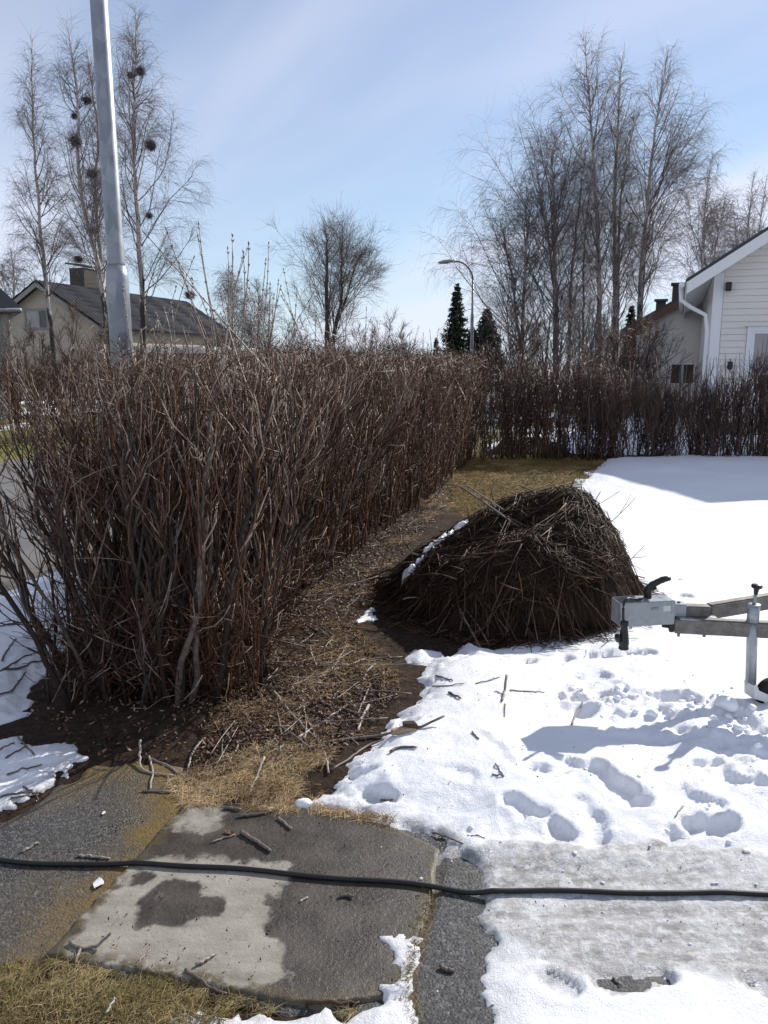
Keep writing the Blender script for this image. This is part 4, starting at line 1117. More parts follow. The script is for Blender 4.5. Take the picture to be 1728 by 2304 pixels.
# base outline of the hedge: near end is broad and fans out
def hedge_axis(y):                                   # right-hand and left-hand edge of the hedge foot
    xr = np.interp(y, [3.4, 3.8, 4.3, 5.2, 6.8, 9.3, 12.9], [-0.60, -0.58, -0.66, -0.54, -0.14, 0.58, 1.42])
    return xr, xr - np.interp(y, [3.4, 4.3, 6, 13], [1.02, 0.94, 0.92, 1.0])
def hedge_stems(rng, n, y0, y1, r0, hz=1.56, ypow=1.0, fan=1.0, M=11):
    y = y0 + (y1 - y0) * rng.random(n) ** ypow
    xr, xl = hedge_axis(y)
    q = rng.random(n)
    # the near end face is rounded
    x = xl + (xr - xl) * q
    base = np.stack([x, y, surf(x, y) - 0.02], 1)
    side = (q - 0.5) * 2
    endf = np.clip((4.6 - y) / 1.0, 0, 1)            # 1 at the near end
    lx = side * 0.15 * fan + rng.normal(size=n) * 0.12 - endf * np.clip(-side, 0, 1) * 0.06
    ly = -endf * 0.14 * rng.random(n) + rng.normal(size=n) * 0.22
    h = hz * rng.uniform(0.80, 1.03, n) * (1 - 0.10 * endf * (side < -0.3))
    tip = base + np.stack([lx, ly, h], 1)
    f = np.linspace(0, 1, M)[None, :, None]
    P = base[:, None] + (tip - base)[:, None] * np.concatenate([f ** 1.2, f ** 1.2, f], 2)
    kn = rng.normal(size=(n, M, 3)) * np.array([0.034, 0.034, 0.0]); kn[:, 0] = 0
    P = P + np.cumsum(kn, 1) * 0.55
    r = r0 * rng.lognormal(0, 0.35, n)
    R = r[:, None] * (1 - 0.55 * f[..., 0])
    return P, R
def brush(rng, P, R, n1, n2, l1, l2, rm1, rm2, hz=1.6, t0=0.22, upb=0.28):
    def ls(L):
        return lambda t, i: rng.uniform(L[0], L[1], len(t))
    P1, R1, _, _ = spawn(rng, P, R, n1, t0, 0.98, 30, 11, ls(l1), 7, upb, 0.5, 0.55, rm1, 0.5, tpow=0.8)
    P2, R2, _, _ = spawn(rng, P1, R1, n2, 0.15, 1.0, 30, 14, ls(l2), 4, upb * 0.6, 0.45, 0.6, rm2, 0.6, tpow=0.8)
    def clip(P, R):
        # clipped tops: squash what would stand above the cut
        cut = hz + rng.normal(size=(len(P), 1)) * 0.06 + 0.16 * vnoise(P[:, :1, 0] * 2.1, P[:, :1, 1] * 2.1, 4)
        z = P[..., 2]
        P = P.copy(); P[..., 2] = np.where(z > cut, cut + (z - cut) * 0.30, z)
        return P, R
    return clip(P1, np.minimum(R1, rm1 * 2.4)), clip(P2, np.minimum(R2, rm2 * 1.7))
# nearest, thickest stems: parts of their own
Ps, Rs = hedge_stems(rng, 190, 3.45, 5.6, 0.0105, 1.42, 1.2)
lx_ = []
for i in range(len(Ps)):
    mb = MB(); mb.tubes(Ps[i:i + 1], Rs[i:i + 1], 7, var=rng.random(1))
    # stubs and forks of this stem
    P1, R1, _, _ = spawn(rng, Ps[i:i + 1], Rs[i:i + 1], 4, 0.35, 0.9, 28, 8, np.full(4, 0.45), 7, 0.2, 0.45, 0.62, 0.0045, 0.5)
    mb.tubes(P1, R1, 5, var=rng.random(4))
    mb.obj('stem', M_stem, hedge)
    lx_.append((P1, R1))
bw = MB()
(P1, R1), (P2, R2) = brush(rng, Ps, Rs, 1500, 7200, (0.22, 0.6), (0.07, 0.28), 0.0031, 0.0018, t0=0.50)
bw.tubes(P1, R1, 4, var=rng.random(len(P1)) ** 0.8); bw.tubes(P2, R2, 3, var=rng.random(len(P2)) ** 0.8)
P2, R2, _, _ = spawn(rng, Ps, Rs, 2600, 0.01, 0.34, 50, 18, lambda t, i: rng.uniform(0.12, 0.42, len(t)), 5, 0.12, 0.5, 0.4, 0.0018, 0.5)
bw.tubes(P2, np.minimum(R2, 0.0032), 3, var=rng.random(len(P2)))
Pb, Rb = hedge_stems(rng, 240, 3.5, 5.6, 0.0048, 1.30, 1.1)
bw.tubes(Pb, Rb, 4, var=rng.random(240) * 0.7)
P2, R2, _, _ = spawn(rng, Pb, Rb, 3200, 0.01, 0.36, 46, 18, lambda t, i: rng.uniform(0.10, 0.36, len(t)), 5, 0.12, 0.5, 0.4, 0.0016, 0.5)
bw.tubes(P2, np.minimum(R2, 0.0028), 3, var=rng.random(3200) * 0.8)
# the rest of the row, thinning in detail as it recedes
for y0, y1, ns, n1, n2, rm1, rm2 in ((5.0, 7.2, 210, 2100, 9500, 0.0036, 0.0023), (7.0, 9.6, 240, 2200, 9500, 0.004, 0.0027), (9.4, 13.0, 300, 2400, 9500, 0.0046, 0.0033)):
    P, R = hedge_stems(rng, ns, y0, y1, 0.0078, 1.46)
    bw.tubes(P, R, 5, var=0.25 + 0.6 * rng.random(ns))
    P2, R2, _, _ = spawn(rng, P, R, ns * 9, 0.02, 0.6, 48, 18, lambda t, i: rng.uniform(0.12, 0.45, len(t)), 5, 0.15, 0.5, 0.4, 0.0026, 0.5)
    bw.tubes(P2, np.minimum(R2, 0.004), 3, var=rng.random(ns * 9) * 0.8)
    (P1, R1), (P2, R2) = brush(rng, P, R, n1, n2, (0.22, 0.6), (0.08, 0.30), rm1, rm2)
    bw.tubes(P1, R1, 3, var=rng.random(n1)); bw.tubes(P2, R2, 3, var=rng.random(n2) * 0.85)
bw.obj('brushwood', M_hedge, hedge, kind='stuff')
# long unpruned shoots above the cut, with opposite buds
def shoot(p0, p1, r, rng):
    p0 = np.asarray(p0); p1 = np.asarray(p1)
    f = np.linspace(0, 1, 9)[:, None]
    bend = rng.normal(size=3) * 0.035; bend[2] = 0
    P = p0 + (p1 - p0) * f + bend * (f * (1 - f)) * 4
    L = np.linalg.norm(p1 - p0)
    mb = MB(); mb.tubes(P, r * (1 - 0.55 * f[:, 0]), 5, var=rng.random(1))
    nb = max(3, int(L / 0.075))
    for k in range(nb):
        t = (k + 0.7) / nb
        q = p0 + (p1 - p0) * t + bend * t * (1 - t) * 4
        rr = r * (1 - 0.55 * t)
        a = k * math.pi / 2 + rng.random()
        if t > 0.45:
            for s in (0, math.pi):
                dd = np.array([math.cos(a + s), math.sin(a + s), 0]) * 0.6 + norm(p1 - p0)
                dd = norm(dd)
                mb.tubes(np.array([q, q + dd * 0.008, q + dd * 0.017]), np.array([0.0022, 0.0032, 0.0006]), 4, var=[0.2])
        mb.tubes(np.array([q - norm(p1 - p0) * 0.004, q, q + norm(p1 - p0) * 0.004]), np.array([rr, rr * 1.45, rr]), 5, var=[0.3])
    dd = norm(p1 - P[-2])
    mb.tubes(np.array([p1, p1 + dd * 0.010, p1 + dd * 0.024]), np.array([r * 0.5, 0.0048, 0.0006]), 5, var=[0.15])
    return mb.obj('shoot', M_shoot, hedge)
vs = [((1165, 1700), (805, 1295)), ((1165, 1880), (920, 1270)), ((1040, 1900), (970, 1430)), ((1230, 1800), (1100, 1245)), ((1190, 1900), (1095, 1310)), ((1290, 1850), (1220, 1625)), ((1270, 1750), (1375, 1355)),
      ((1215, 1820), (1285, 1310)), ((1230, 1800), (1260, 1380)), ((1310, 1700), (1345, 1400)), ((1180, 1950), (1010, 1490)), ((905, 2050), (910, 1715)), ((735, 1950), (680, 1590)), ((810, 2000), (810, 1730)), ((1300, 1900), (1245, 1630)), ((1380, 1900), (1440, 1650))]
for a, b in vs:
    yy = rng.uniform(4.1, 5.2)
    p1 = ATS(b[0] * .4068, b[1] * .4068, yy)
    p0 = ATS(a[0] * .4068, a[1] * .4068, yy + rng.uniform(-0.1, 0.15)); dv = p1 - p0
    p0 = p0 - dv * (max(0.0, (p0[2] - 1.35)) / max(0.05, dv[2]))
    shoot(p0, p1, rng.uniform(0.0042, 0.0055), rng)
vs3 = [((110, 900), (60, 215)), ((75, 740), (150, 265)), ((60, 700), (120, 315)), ((210, 800), (267, 255)), ((205, 760), (250, 350)), ((270, 850), (335, 500)), ((265, 800), (275, 490)), ((210, 820), (145, 490)), ((410, 760), (428, 535)), ((300, 880), (555, 480)),
       ((490, 900), (340, 520)), ((235, 900), (145, 545)), ((715, 880), (728, 450)), ((690, 880), (680, 640)), ((820, 850), (828, 620)), ((550, 880), (540, 650)), ((800, 880), (850, 690)), ((930, 900), (945, 710)), ((890, 920), (880, 760)), ((1125, 880), (1128, 730)), ((1155, 900), (1155, 770)), ((1205, 900), (1192, 750)), ((1225, 900), (1243, 740)), ((1265, 900), (1270, 750)), ((1085, 900), (1078, 770)), ((420, 900), (420, 840)), ((610, 900), (612, 700)), ((460, 880), (345, 560)), ((1010, 900), (1000, 780)), ((970, 900), (975, 730))]
for a, b in vs3:
    u_ = 500 + b[0] * .3918
    yy = np.interp(u_, [500, 620, 800, 1000], [4.9, 5.6, 8.5, 12.0]) + rng.uniform(-0.3, 0.3)
    p1 = ATS(u_, 450 + b[1] * .3918, yy)
    p0 = ATS(500 + a[0] * .3918, 450 + a[1] * .3918, yy); dv = p1 - p0
    p0 = p0 - dv * (max(0.0, (p0[2] - 1.35)) / max(0.05, dv[2]))
    shoot(p0, p1, np.interp(yy, [4.5, 12], [0.0048, 0.0062]), rng)

for _ in range(22):
    u_ = rng.uniform(330, 650) if _ < 15 else rng.uniform(640, 1010)
    yy = np.interp(u_, [330, 620, 800, 1010], [4.4, 5.8, 8.5, 12.5]) + rng.uniform(-0.2, 0.2)
    p1 = ATS(u_, rng.uniform(575, 735) if _ < 15 else rng.uniform(700, 765), yy)
    p0 = p1 + np.array([rng.normal() * 0.16, rng.normal() * 0.08, 1.3 - p1[2]])
    shoot(p0, p1, rng.uniform(0.0038, 0.005), rng)

# hedge along the far side of the yard
hedge2 = thing('hedge', 'dark bare hedge across the far end of the snowy yard', 'hedge', (4.6, 13.1, 0))
def row(rng, n, x0, x1, y, hz, r0, gap=None, spread=0.45):
    x = rng.uniform(x0, x1, n)
    if gap is not None:
        x = x[(x < gap[0]) | (x > gap[1])]
    n = len(x)
    base = np.stack([x, y + rng.uniform(-1, 1, n) * spread * 0.6, np.full(n, -0.02)], 1)
    h = hz(x) * rng.uniform(0.75, 1.02, n)
    tip = base + np.stack([rng.normal(size=n) * 0.16, rng.uniform(-1, 1, n) * spread * 0.5, h], 1)
    f = np.linspace(0, 1, 9)[None, :, None]
    P = base[:, None] + (tip - base)[:, None] * np.concatenate([f ** 1.2, f ** 1.2, f], 2) + rng.normal(size=(n, 9, 3)) * 0.014 * (f > 0)
    return P, r0 * rng.lognormal(0, 0.3, n)[:, None] * (1 - 0.5 * f[..., 0])
hz2 = lambda x: np.interp(x, [1.2, 3.4, 3.9, 8], [1.62, 1.55, 1.24, 1.2]) * (1 + 0.55 * vnoise(x * 1.9, x * 0 + 3.3, 2))
gapx = (ATS(1528, 1000, 13)[0], ATS(1566, 1000, 13)[0])
bw = MB()
P, R = row(rng, 600, 1.35, 8.2, 13.1, hz2, 0.008, gapx)
Pl, Rl, _, _ = spawn(rng, P, R, 3400, 0.0, 0.5, 42, 18, lambda t, i: rng.uniform(0.15, 0.4, len(t)), 4, 0.2, 0.5, 0.5, 0.0042, 0.6)
bw.tubes(Pl, np.minimum(Rl, 0.006), 3, var=rng.random(3400) * 0.7)
bw.tubes(P, R, 4, var=rng.random(len(P)) * 0.8)
(P1, R1), (P2, R2) = brush(rng, P, R, 3600, 11000, (0.2, 0.5), (0.08, 0.26), 0.0046, 0.0032, hz=1.95)
bw.tubes(P1, R1, 3, var=rng.random(len(P1)) * 0.8); bw.tubes(P2, R2, 3, var=rng.random(len(P2)) * 0.75)
Pg, Rg = row(rng, 9, gapx[0], gapx[1], 13.2, lambda x: 0.9 + 0 * x, 0.006)
bw.tubes(Pg, Rg, 4, var=rng.random(9))
bw.obj('brushwood', M_farhedge, hedge2, kind='stuff')
n = 130
x = rng.uniform(3.6, 8.1, n); z0 = hz2(x) * 0.8
p0 = np.stack([x, 13.1 + rng.normal(size=n) * 0.2, z0], 1); p1 = p0 + np.stack([rng.normal(size=n) * 0.06, rng.normal(size=n) * 0.05, rng.uniform(0.35, 0.85, n)], 1)
for i in range(n):
    mb = MB(); mb.tubes(np.stack([p0[i], (p0[i] + p1[i]) / 2 + rng.normal(size=3) * 0.01, p1[i]]), np.array([0.006, 0.005, 0.003]), 4, var=rng.random(1)); mb.obj('shoot', M_farhedge, hedge2)
# hedge across the street
hedge3 = thing('hedge', 'rusty brown hedge across the street before the corner house', 'hedge', (-8, 18, 0))
bw = MB()
n = 260
yy = rng.uniform(14, 27, n); xx = -10.9 + HX * yy + rng.normal(size=n) * 0.25
base = np.stack([xx, yy, np.zeros(n)], 1); tip = base + np.stack([rng.normal(size=n) * .15, rng.normal(size=n) * .15, rng.uniform(1.15, 1.5, n)], 1)
f = np.linspace(0, 1, 7)[None, :, None]; P = base[:, None] + (tip - base)[:, None] * f + rng.normal(size=(n, 7, 3)) * 0.015; R = np.full((n, 7), 0.009)
bw.tubes(P, R, 3, var=rng.random(n) * 0.6)
(P1, R1), (P2, R2) = brush(rng, P, R, 2000, 4500, (0.2, 0.5), (0.1, 0.3), 0.006, 0.005, hz=1.45)
bw.tubes(P1, R1, 3, var=rng.random(len(P1)) * .7); bw.tubes(P2, R2, 3, var=rng.random(len(P2)) * .7)
bw.obj('brushwood', M_hedge, hedge3, kind='stuff')

# red tubs over the street, stump by the far hedge
for lab, u, y in (('red plastic tub across the street, nearer the lamp post, seen through the hedge', 425, 22.0), ('red plastic tub across the street, farther from the lamp post, seen through the hedge', 462, 22.2)):
    c = ATS(u, 930, y); c[2] = 0.0
    mb = MB(); mb.lathe([(0.02, 0.03), (0.15, 0.03), (0.20, 0.50), (0.225, 0.51), (0.225, 0.54), (0.185, 0.54), (0.14, 0.08), (0.02, 0.08)], c, UP, 16)
    o = mb.obj('plastic_tub', M_red, label=lab, cat='tub', group='red tubs across the street')
rs_ = np.random.default_rng(5)
sp = W(1135, 985); cz = 0.0
mb = MB(); th_ = np.linspace(0, 2 * math.pi, 28, endpoint=False)
prof = [(0.62, -0.03), (0.50, 0.07), (0.40, 0.16), (0.32, 0.24), (0.25, 0.27), (0.08, 0.275)]
V = np.array([[sp[0] + r_ * math.cos(a) * (1.25 + 0.30 * math.sin(3 * a + r_ * 4) + 0.1 * math.sin(7 * a)), sp[1] + 0.25 + r_ * math.sin(a) * 0.8, h_ + 0.03 * math.sin(5 * a + h_ * 20)] for r_, h_ in prof for a in th_])
idx = np.arange(len(V)).reshape(len(prof), 28)
mb.add(V, [np.stack([idx[:-1], np.roll(idx, -1, 1)[:-1], np.roll(idx, -1, 1)[1:], idx[1:]], -1).reshape(-1, 4), idx[-1][None]])
mb.obj('tree_stump', M_moss, label='low mossy dark stump at the foot of the far hedge', cat='stump')

# ------------------------------------------------------------------ brush pile
rng = np.random.default_rng(31)
PC = np.array([0.85, 5.20]); PA, PB = 0.77, 0.82
def pile_h(x, y):
    a = (x - PC[0]) / PA; b = (y - PC[1]) / PB
    rho = (np.abs(a) ** np.where(a > 0, 4.2, 2.4) + np.abs(b) ** 2.3)
    sk = 0.50 + 0.50 * sstep(0.05, 1.30, x)
    return (0.60 * np.clip(1 - rho, 0, 1) ** 0.42 * sk) * (1 + 0.34 * fbm(x, y, 3.2, 3, 0.55, 91)) + 0.02
pile = thing('brush_pile', 'big dark heap of cut hedge branches lying on the snow', 'brush pile', (PC[0], PC[1], 0))
gx_ = np.linspace(PC[0] - PA, PC[0] + PA, 60); gy_ = np.linspace(PC[1] - PB, PC[1] + PB, 60)
gridmesh('core', M_mound, gx_, gy_, lambda X, Y: pile_h(X, Y) - 0.06 + fbm(X, Y, 7, 4, .6, 3) * 0.05, parent=pile)  # added solid dark mound that blocks light inside the pile
def on_pile(rng, n, bias=0.0):
    a = rng.random(n) * 2 * math.pi; r = rng.random(n) ** 0.5 * 0.95
    return np.stack([PC[0] + PA * r * np.cos(a), PC[1] + PB * r * np.sin(a)], 1)
def drape(rng, n, L0, L1, r0, r1, M=4, down=0.22, lift=0.06, straight=0.9):
    c = on_pile(rng, n)
    out = norm(c - PC + 1e-6)
    th = rng.random(n) * 2 * math.pi
    dn = rng.random(n) < down * (0.4 + 0.6 * (c[:, 0] > 0.7))
    dr = np.where(dn[:, None], out + rng.normal(size=(n, 2)) * 0.35, np.stack([np.cos(th), 0.75 * np.sin(th)], 1))
    dr = norm(dr)
    L = rng.uniform(L0, L1, n)
    f = np.linspace(-0.5, 0.5, M)
    q = c[:, None] + dr[:, None] * (L[:, None] * f)[..., None]
    z = np.maximum(pile_h(q[..., 0], q[..., 1]), 0.03)
    # drape partly, partly stay straight
    lin = z[:, :1] + (z[:, -1:] - z[:, :1]) * (f + 0.5)
    w = rng.random((n, 1)) * straight
    z = z * (1 - w) + np.maximum(lin, z - 0.05) * w
    z = z + rng.random((n, 1)) * lift + rng.normal(size=(n, M)) * 0.012
    P = np.concatenate([q + rng.normal(size=q.shape) * 0.012, z[..., None]], 2)
    R = rng.uniform(r0, r1, n)[:, None] * np.linspace(1, 0.6, M)
    return P, R
bw = MB()
for n, L0, L1, r0, r1 in ((9000, 0.08, 0.30, 0.0013, 0.0026), (4200, 0.2, 0.55, 0.002, 0.004)):
    P, R = drape(rng, n, L0, L1, r0, r1)
    bw.tubes(P, R, 3, var=rng.random(n) ** 1.6)
# ragged skirt of needles and fine twigs round the foot
n = 3500
a = rng.random(n) * 2 * math.pi
r_ = 1.0 + np.abs(rng.normal(size=n)) * 0.10
q = np.stack([PC[0] + PA * r_ * np.cos(a) * np.where(np.cos(a) > 0, 1.0, 1.0), PC[1] + PB * r_ * np.sin(a)], 1)
th = rng.random(n) * 2 * math.pi; L = rng.uniform(0.05, 0.24, n)
f = np.linspace(-0.5, 0.5, 3)
P = np.zeros((n, 3, 3)); P[..., 0] = q[:, :1] + (np.cos(th) * L)[:, None] * f; P[..., 1] = q[:, 1:] + (np.sin(th) * L)[:, None] * f
P[..., 2] = surf(P[..., 0].ravel(), P[..., 1].ravel()).reshape(n, 3) + 0.004 + rng.random((n, 1)) * 0.05 * np.exp(-(r_ - 1)[:, None] * 8)
bw.tubes(P, np.full((n, 3), 0.0017), 3, var=rng.random(n) ** 1.5)
bw.obj('brushwood', M_pile, pile, kind='stuff')
P, R = drape(rng, 205, 0.35, 0.95, 0.0030, 0.0056, M=5, down=0.2, lift=0.09, straight=1.0)
for i in range(len(P)):
    mb = MB(); mb.tubes(P[i:i + 1], R[i:i + 1], 5, var=0.35 + 0.65 * rng.random(1)); mb.obj('branch', M_pile, pile)
c = on_pile(rng, 70); c = c[pile_h(c[:, 0], c[:, 1]) > 0.2]
for i in range(len(c)):
    e_ = 0.03
    gxn = (pile_h(c[i:i+1, 0] + e_, c[i:i+1, 1]) - pile_h(c[i:i+1, 0] - e_, c[i:i+1, 1]))[0] / (2 * e_); gyn = (pile_h(c[i:i+1, 0], c[i:i+1, 1] + e_) - pile_h(c[i:i+1, 0], c[i:i+1, 1] - e_))[0] / (2 * e_)
    nn = norm(np.array([-gxn, -gyn, 1.0])); dd = norm(nn * rng.uniform(0.25, 0.9) + rng.normal(size=3) * 0.7)
    if dd @ nn < 0.12: dd = norm(dd + nn * 0.5)
    L_ = rng.uniform(0.10, 0.34); b_ = np.array([c[i, 0], c[i, 1], pile_h(c[i:i+1, 0], c[i:i+1, 1])[0] - 0.06])
    P = polyline([b_ - dd * 0.08, b_ + dd * L_ * 0.5 + rng.normal(size=3) * 0.012, b_ + dd * L_], 6)
    mb = MB(); r_ = rng.uniform(0.002, 0.0045); mb.tubes(P[None], (r_ * np.linspace(1, 0.55, 6))[None], 5, var=rng.random(1))
    if i % 2:
        k_ = P[3]; d3 = norm(dd + rng.normal(size=3) * 0.6); Q = np.array([k_, k_ + d3 * L_ * 0.25, k_ + d3 * L_ * 0.5 + [0, 0, 0.01]]); mb.tubes(Q[None], (r_ * np.array([0.6, 0.5, 0.35]))[None], 4, var=rng.random(1))
    mb.obj('branch', M_pile, pile)
# branches that stick out of the heap, read off the photograph (view pixels, depth)
for (u0, v0, y0_), (u1, v1, y1_), r in (((995, 1052, 5.35), (1170, 1165, 4.95), .009), ((1010, 1050, 5.3), (1110, 1120, 5.2), .006), ((1030, 1062, 5.4), (1100, 1120, 5.3), .005), ((1100, 1062, 5.7), (1190, 1095, 5.6), .007), ((1125, 1050, 5.8), (1215, 1090, 5.6), .006),
                      ((1245, 1052, 5.7), (1285, 1100, 5.5), .004), ((1300, 1058, 5.6), (1270, 1110, 5.4), .004), ((1215, 1050, 5.7), (1235, 1105, 5.5), .004), ((1137, 1235, 4.62), (1132, 1388, 4.42), .009), ((985, 1300, 4.55), (1045, 1415, 4.22), .008), ((960, 1262, 4.7), (1060, 1400, 4.3), .006),
                      ((1230, 1345, 4.75), (1310, 1408, 4.6), .007), ((1245, 1205, 4.8), (1325, 1330, 4.75), .006), ((1200, 1150, 4.95), (1280, 1240, 4.8), .008), ((1340, 1275, 5.1), (1392, 1288, 5.0), .005),
                      ((905, 1290, 4.75), (870, 1295, 4.7), .005), ((940, 1240, 4.75), (1000, 1228, 4.78), .007), ((860, 1215, 5.2), (1150, 1212, 4.95), .006), ((840, 1180, 5.4), (960, 1215, 5.1), .004), ((820, 1165, 5.6), (920, 1200, 5.2), .004), ((1040, 1255, 4.75), (1200, 1245, 4.78), .009), ((1195, 1255, 4.85), (1275, 1300, 4.75), .006)):
    p0 = AT(u0, v0, y0_); p1 = AT(u1, v1, y1_)
    Pm = polyline([p0, (p0 * 0.66 + p1 * 0.34) + rng.normal(size=3) * 0.012, (p0 * 0.33 + p1 * 0.67) + rng.normal(size=3) * 0.012, p1], 7)
    mb = MB(); mb.tubes(Pm[None], (r * np.linspace(0.7, 1, 7))[None], 6, var=0.15 + 0.55 * rng.random(1)); mb.obj('branch', M_stick, pile)
# strip of old snow caught on the far flank of the heap
gxx = np.linspace(0.10, 0.62, 70); gyy = np.linspace(5.0, 5.75, 80)
fl = np.array([[0.16, 5.06], [0.30, 5.22], [0.46, 5.40], [0.56, 5.50]])
def flank(x, y):
    dd = dline(x, y, fl) + fbm(x, y, 12, 3, .6, 77) * 0.05
    return pile_h(x, y) + 0.095 - 0.17 * sstep(0.0, 0.085, dd + fbm(x, y, 25, 3, .6, 78) * 0.06)
gridmesh('snow_patch', M_snowlump, gxx, gyy, flank, keep=lambda X, Y, Z: Z > pile_h(X, Y) - 0.04, label='thin strip of old snow caught on the brush pile', cat='snow patch')

# ------------------------------------------------------------------ trailer drawbar
def F(cx_, cy_, y):                                   # pixel of the enlarged trailer view at a depth
    return ATS(1300 + cx_ * 0.258, 1200 + cy_ * 0.258, y)
tr = thing('trailer', 'steel trailer drawbar with grey hitch, hanging black plug and jockey wheel', 'trailer', (1.9, 3.65, 0))
YT = 3.52
def beam_between(p0, p1, w, h, name, m=M_beam, parent=tr, bevel=0.006, roll=0.0):
    dd = norm(p1 - p0); side = norm(np.cross(dd, UP)); upv = np.cross(side, dd)
    mb = MB(); mb.box((p0 + p1) / 2, (np.linalg.norm(p1 - p0) / 2, w / 2, h / 2), dd, side, upv)
    return mb.obj(name, m, parent, bevel=bevel)
bn0 = F(832, 795, YT - 0.02); bn1 = F(1659, 838, YT - 0.12)
dn_ = norm(bn1 - bn0)
near_beam = beam_between(bn0, bn0 + dn_ * 1.75, 0.045, 0.072, 'drawbar')
bf0 = F(1135, 680, YT + 0.06); bf1 = F(1659, 690, YT + 0.19)
df_ = norm(bf1 - bf0); df_ = norm(np.array([df_[0], df_[1], dn_[2]]))
beam_between(bf0, bf0 + df_ * 1.6, 0.045, 0.072, 'drawbar')
# plates and hitch tube
t0_ = F(786, 660, YT); t1_ = F(1145, 672, YT)
dt = norm(t1_ - t0_); sdt = norm(np.cross(dt, UP)); upt = np.cross(sdt, dt)
mb = MB(); mb.box((t0_ + t1_) / 2, (np.linalg.norm(t1_ - t0_) / 2, 0.026, 0.024), dt, sdt, upt); mb.obj('hitch_tube', M_beam, tr, bevel=0.004)
m0, m1 = F(786, 655, YT), F(932, 660, YT)
mb = MB(); mb.box((m0 + m1) / 2 - sdt * 0.0, (np.linalg.norm(m1 - m0) / 2, 0.029, 0.029), dt, sdt, upt); mb.obj('sleeve', M_zinc, tr, bevel=0.004)
q0_, q1_ = F(860, 718, YT - 0.01), F(1215, 742, YT - 0.02)
mb = MB(); mb.box((q0_ + q1_) / 2, (np.linalg.norm(q1_ - q0_) / 2, 0.05, 0.003), norm(q1_ - q0_), sdt, np.cross(sdt, norm(q1_ - q0_))); mb.obj('mounting_plate', M_zinc, tr, smooth=False)
mb = MB(); c = F(815, 785, YT - 0.02); mb.box(c, (0.010, 0.03, 0.034), dn_, norm(np.cross(dn_, UP)), UP); mb.obj('end_plate', M_black, tr, bevel=0.003)
mb = MB(); c = F(772, 790, YT - 0.02)
mb.lathe([(0.010, -0.020), (0.017, -0.018), (0.019, 0.012), (0.019, 0.02)], c, dn_, 10); mb.obj('rubber_buffer', M_rubber, tr)
def bolt(c, axis, r=0.008, h=0.010, m=M_zinc, wash=True, k=6):
    mb = MB()
    if wash: mb.lathe([(r * 0.5, 0), (r * 1.6, 0), (r * 1.6, 0.002), (r * 0.5, 0.002)], c, axis, 14)
    mb.lathe([(r * 0.4, 0.0), (r, 0.001), (r, h * 0.8), (r * 0.8, h), (0.001, h)], c, axis, k); mb.obj('bolt', m, tr, smooth=False)
for cx_, cy_ in ((882, 610), (1107, 722)):
    bolt(F(cx_, cy_, YT), UP, m=M_beam)
for cx_, cy_ in ((880, 865), (1104, 870)):
    bolt(F(cx_, cy_, YT - 0.03), -UP, 0.007, 0.018, m=M_beam)
sn = -norm(np.cross(dn_, UP)); sn = sn if sn[1] < 0 else -sn
for cx_, cy_ in ((1452, 842), (1662, 852)):
    bolt(F(cx_, cy_, YT - 0.075 if cx_ < 1500 else YT - 0.105) + sn * 0.024, sn, 0.011, 0.006, k=14, wash=True)
# coupling head: an open pressed channel, tilted nose down
ca, cb = F(335, 690, YT - 0.04), F(795, 655, YT)
dc = norm(cb - ca); dc[1] = 0.10; dc = norm(dc); sc = norm(np.cross(dc, UP)); sc = sc if sc[1] < 0 else -sc; uc = np.cross(dc, sc); uc = uc if uc[2] > 0 else -uc
Lc = np.linalg.norm(cb - ca); mid = (ca + cb) / 2
hh = 0.056; wv = 0.050
head = MB()
head.box(mid + sc * wv, (Lc / 2, 0.0035, hh), dc, sc, uc); ho = head.obj('coupling_head', M_zinc, tr, bevel=0.0025)
mb = MB(); mb.box(mid - sc * wv, (Lc / 2, 0.0035, hh), dc, sc, uc); mb.obj('side_cheek', M_zinc, ho, bevel=0.0025)
mb = MB(); mb.box(mid - dc * (Lc / 2 - 0.003), (0.003, wv - 0.004, hh - 0.002), dc, sc, uc); mb.obj('nose_plate', M_zinc, ho, bevel=0.002)
mb = MB(); mb.box(mid + dc * 0.05 + uc * (hh - 0.004), (Lc / 2 - 0.055, wv - 0.004, 0.003), dc, sc, uc); mb.obj('top_plate', M_zinc, ho, smooth=False)
mb = MB(); mb.box(mid + dc * 0.02 - uc * (hh - 0.006), (Lc / 2 - 0.03, wv - 0.004, 0.003), dc, sc, uc); mb.obj('base_plate', M_zinc, ho, smooth=False)
mb = MB(); c = F(615, 617, YT) ; c = mid + dc * ((c - mid) @ dc) + uc * ((c - mid) @ uc) + sc * (wv + 0.0045)
mb.box(c, (0.017, 0.002, 0.006), dc, sc, uc); mb.lathe([(0.006, 0), (0.007, 0.004), (0.001, 0.005)], c + sc * 0.001, sc, 10); mb.obj('wear_indicator', M_galv, ho, bevel=0.001)
mb = MB(); c = F(722, 618, YT); c = mid + dc * ((c - mid) @ dc) + uc * ((c - mid) @ uc) + sc * (wv + 0.004)
mb.box(c, (0.017, 0.0015, 0.013), dc, sc, uc); mb.obj('approval_plate', M_bracket, ho, bevel=0.001)
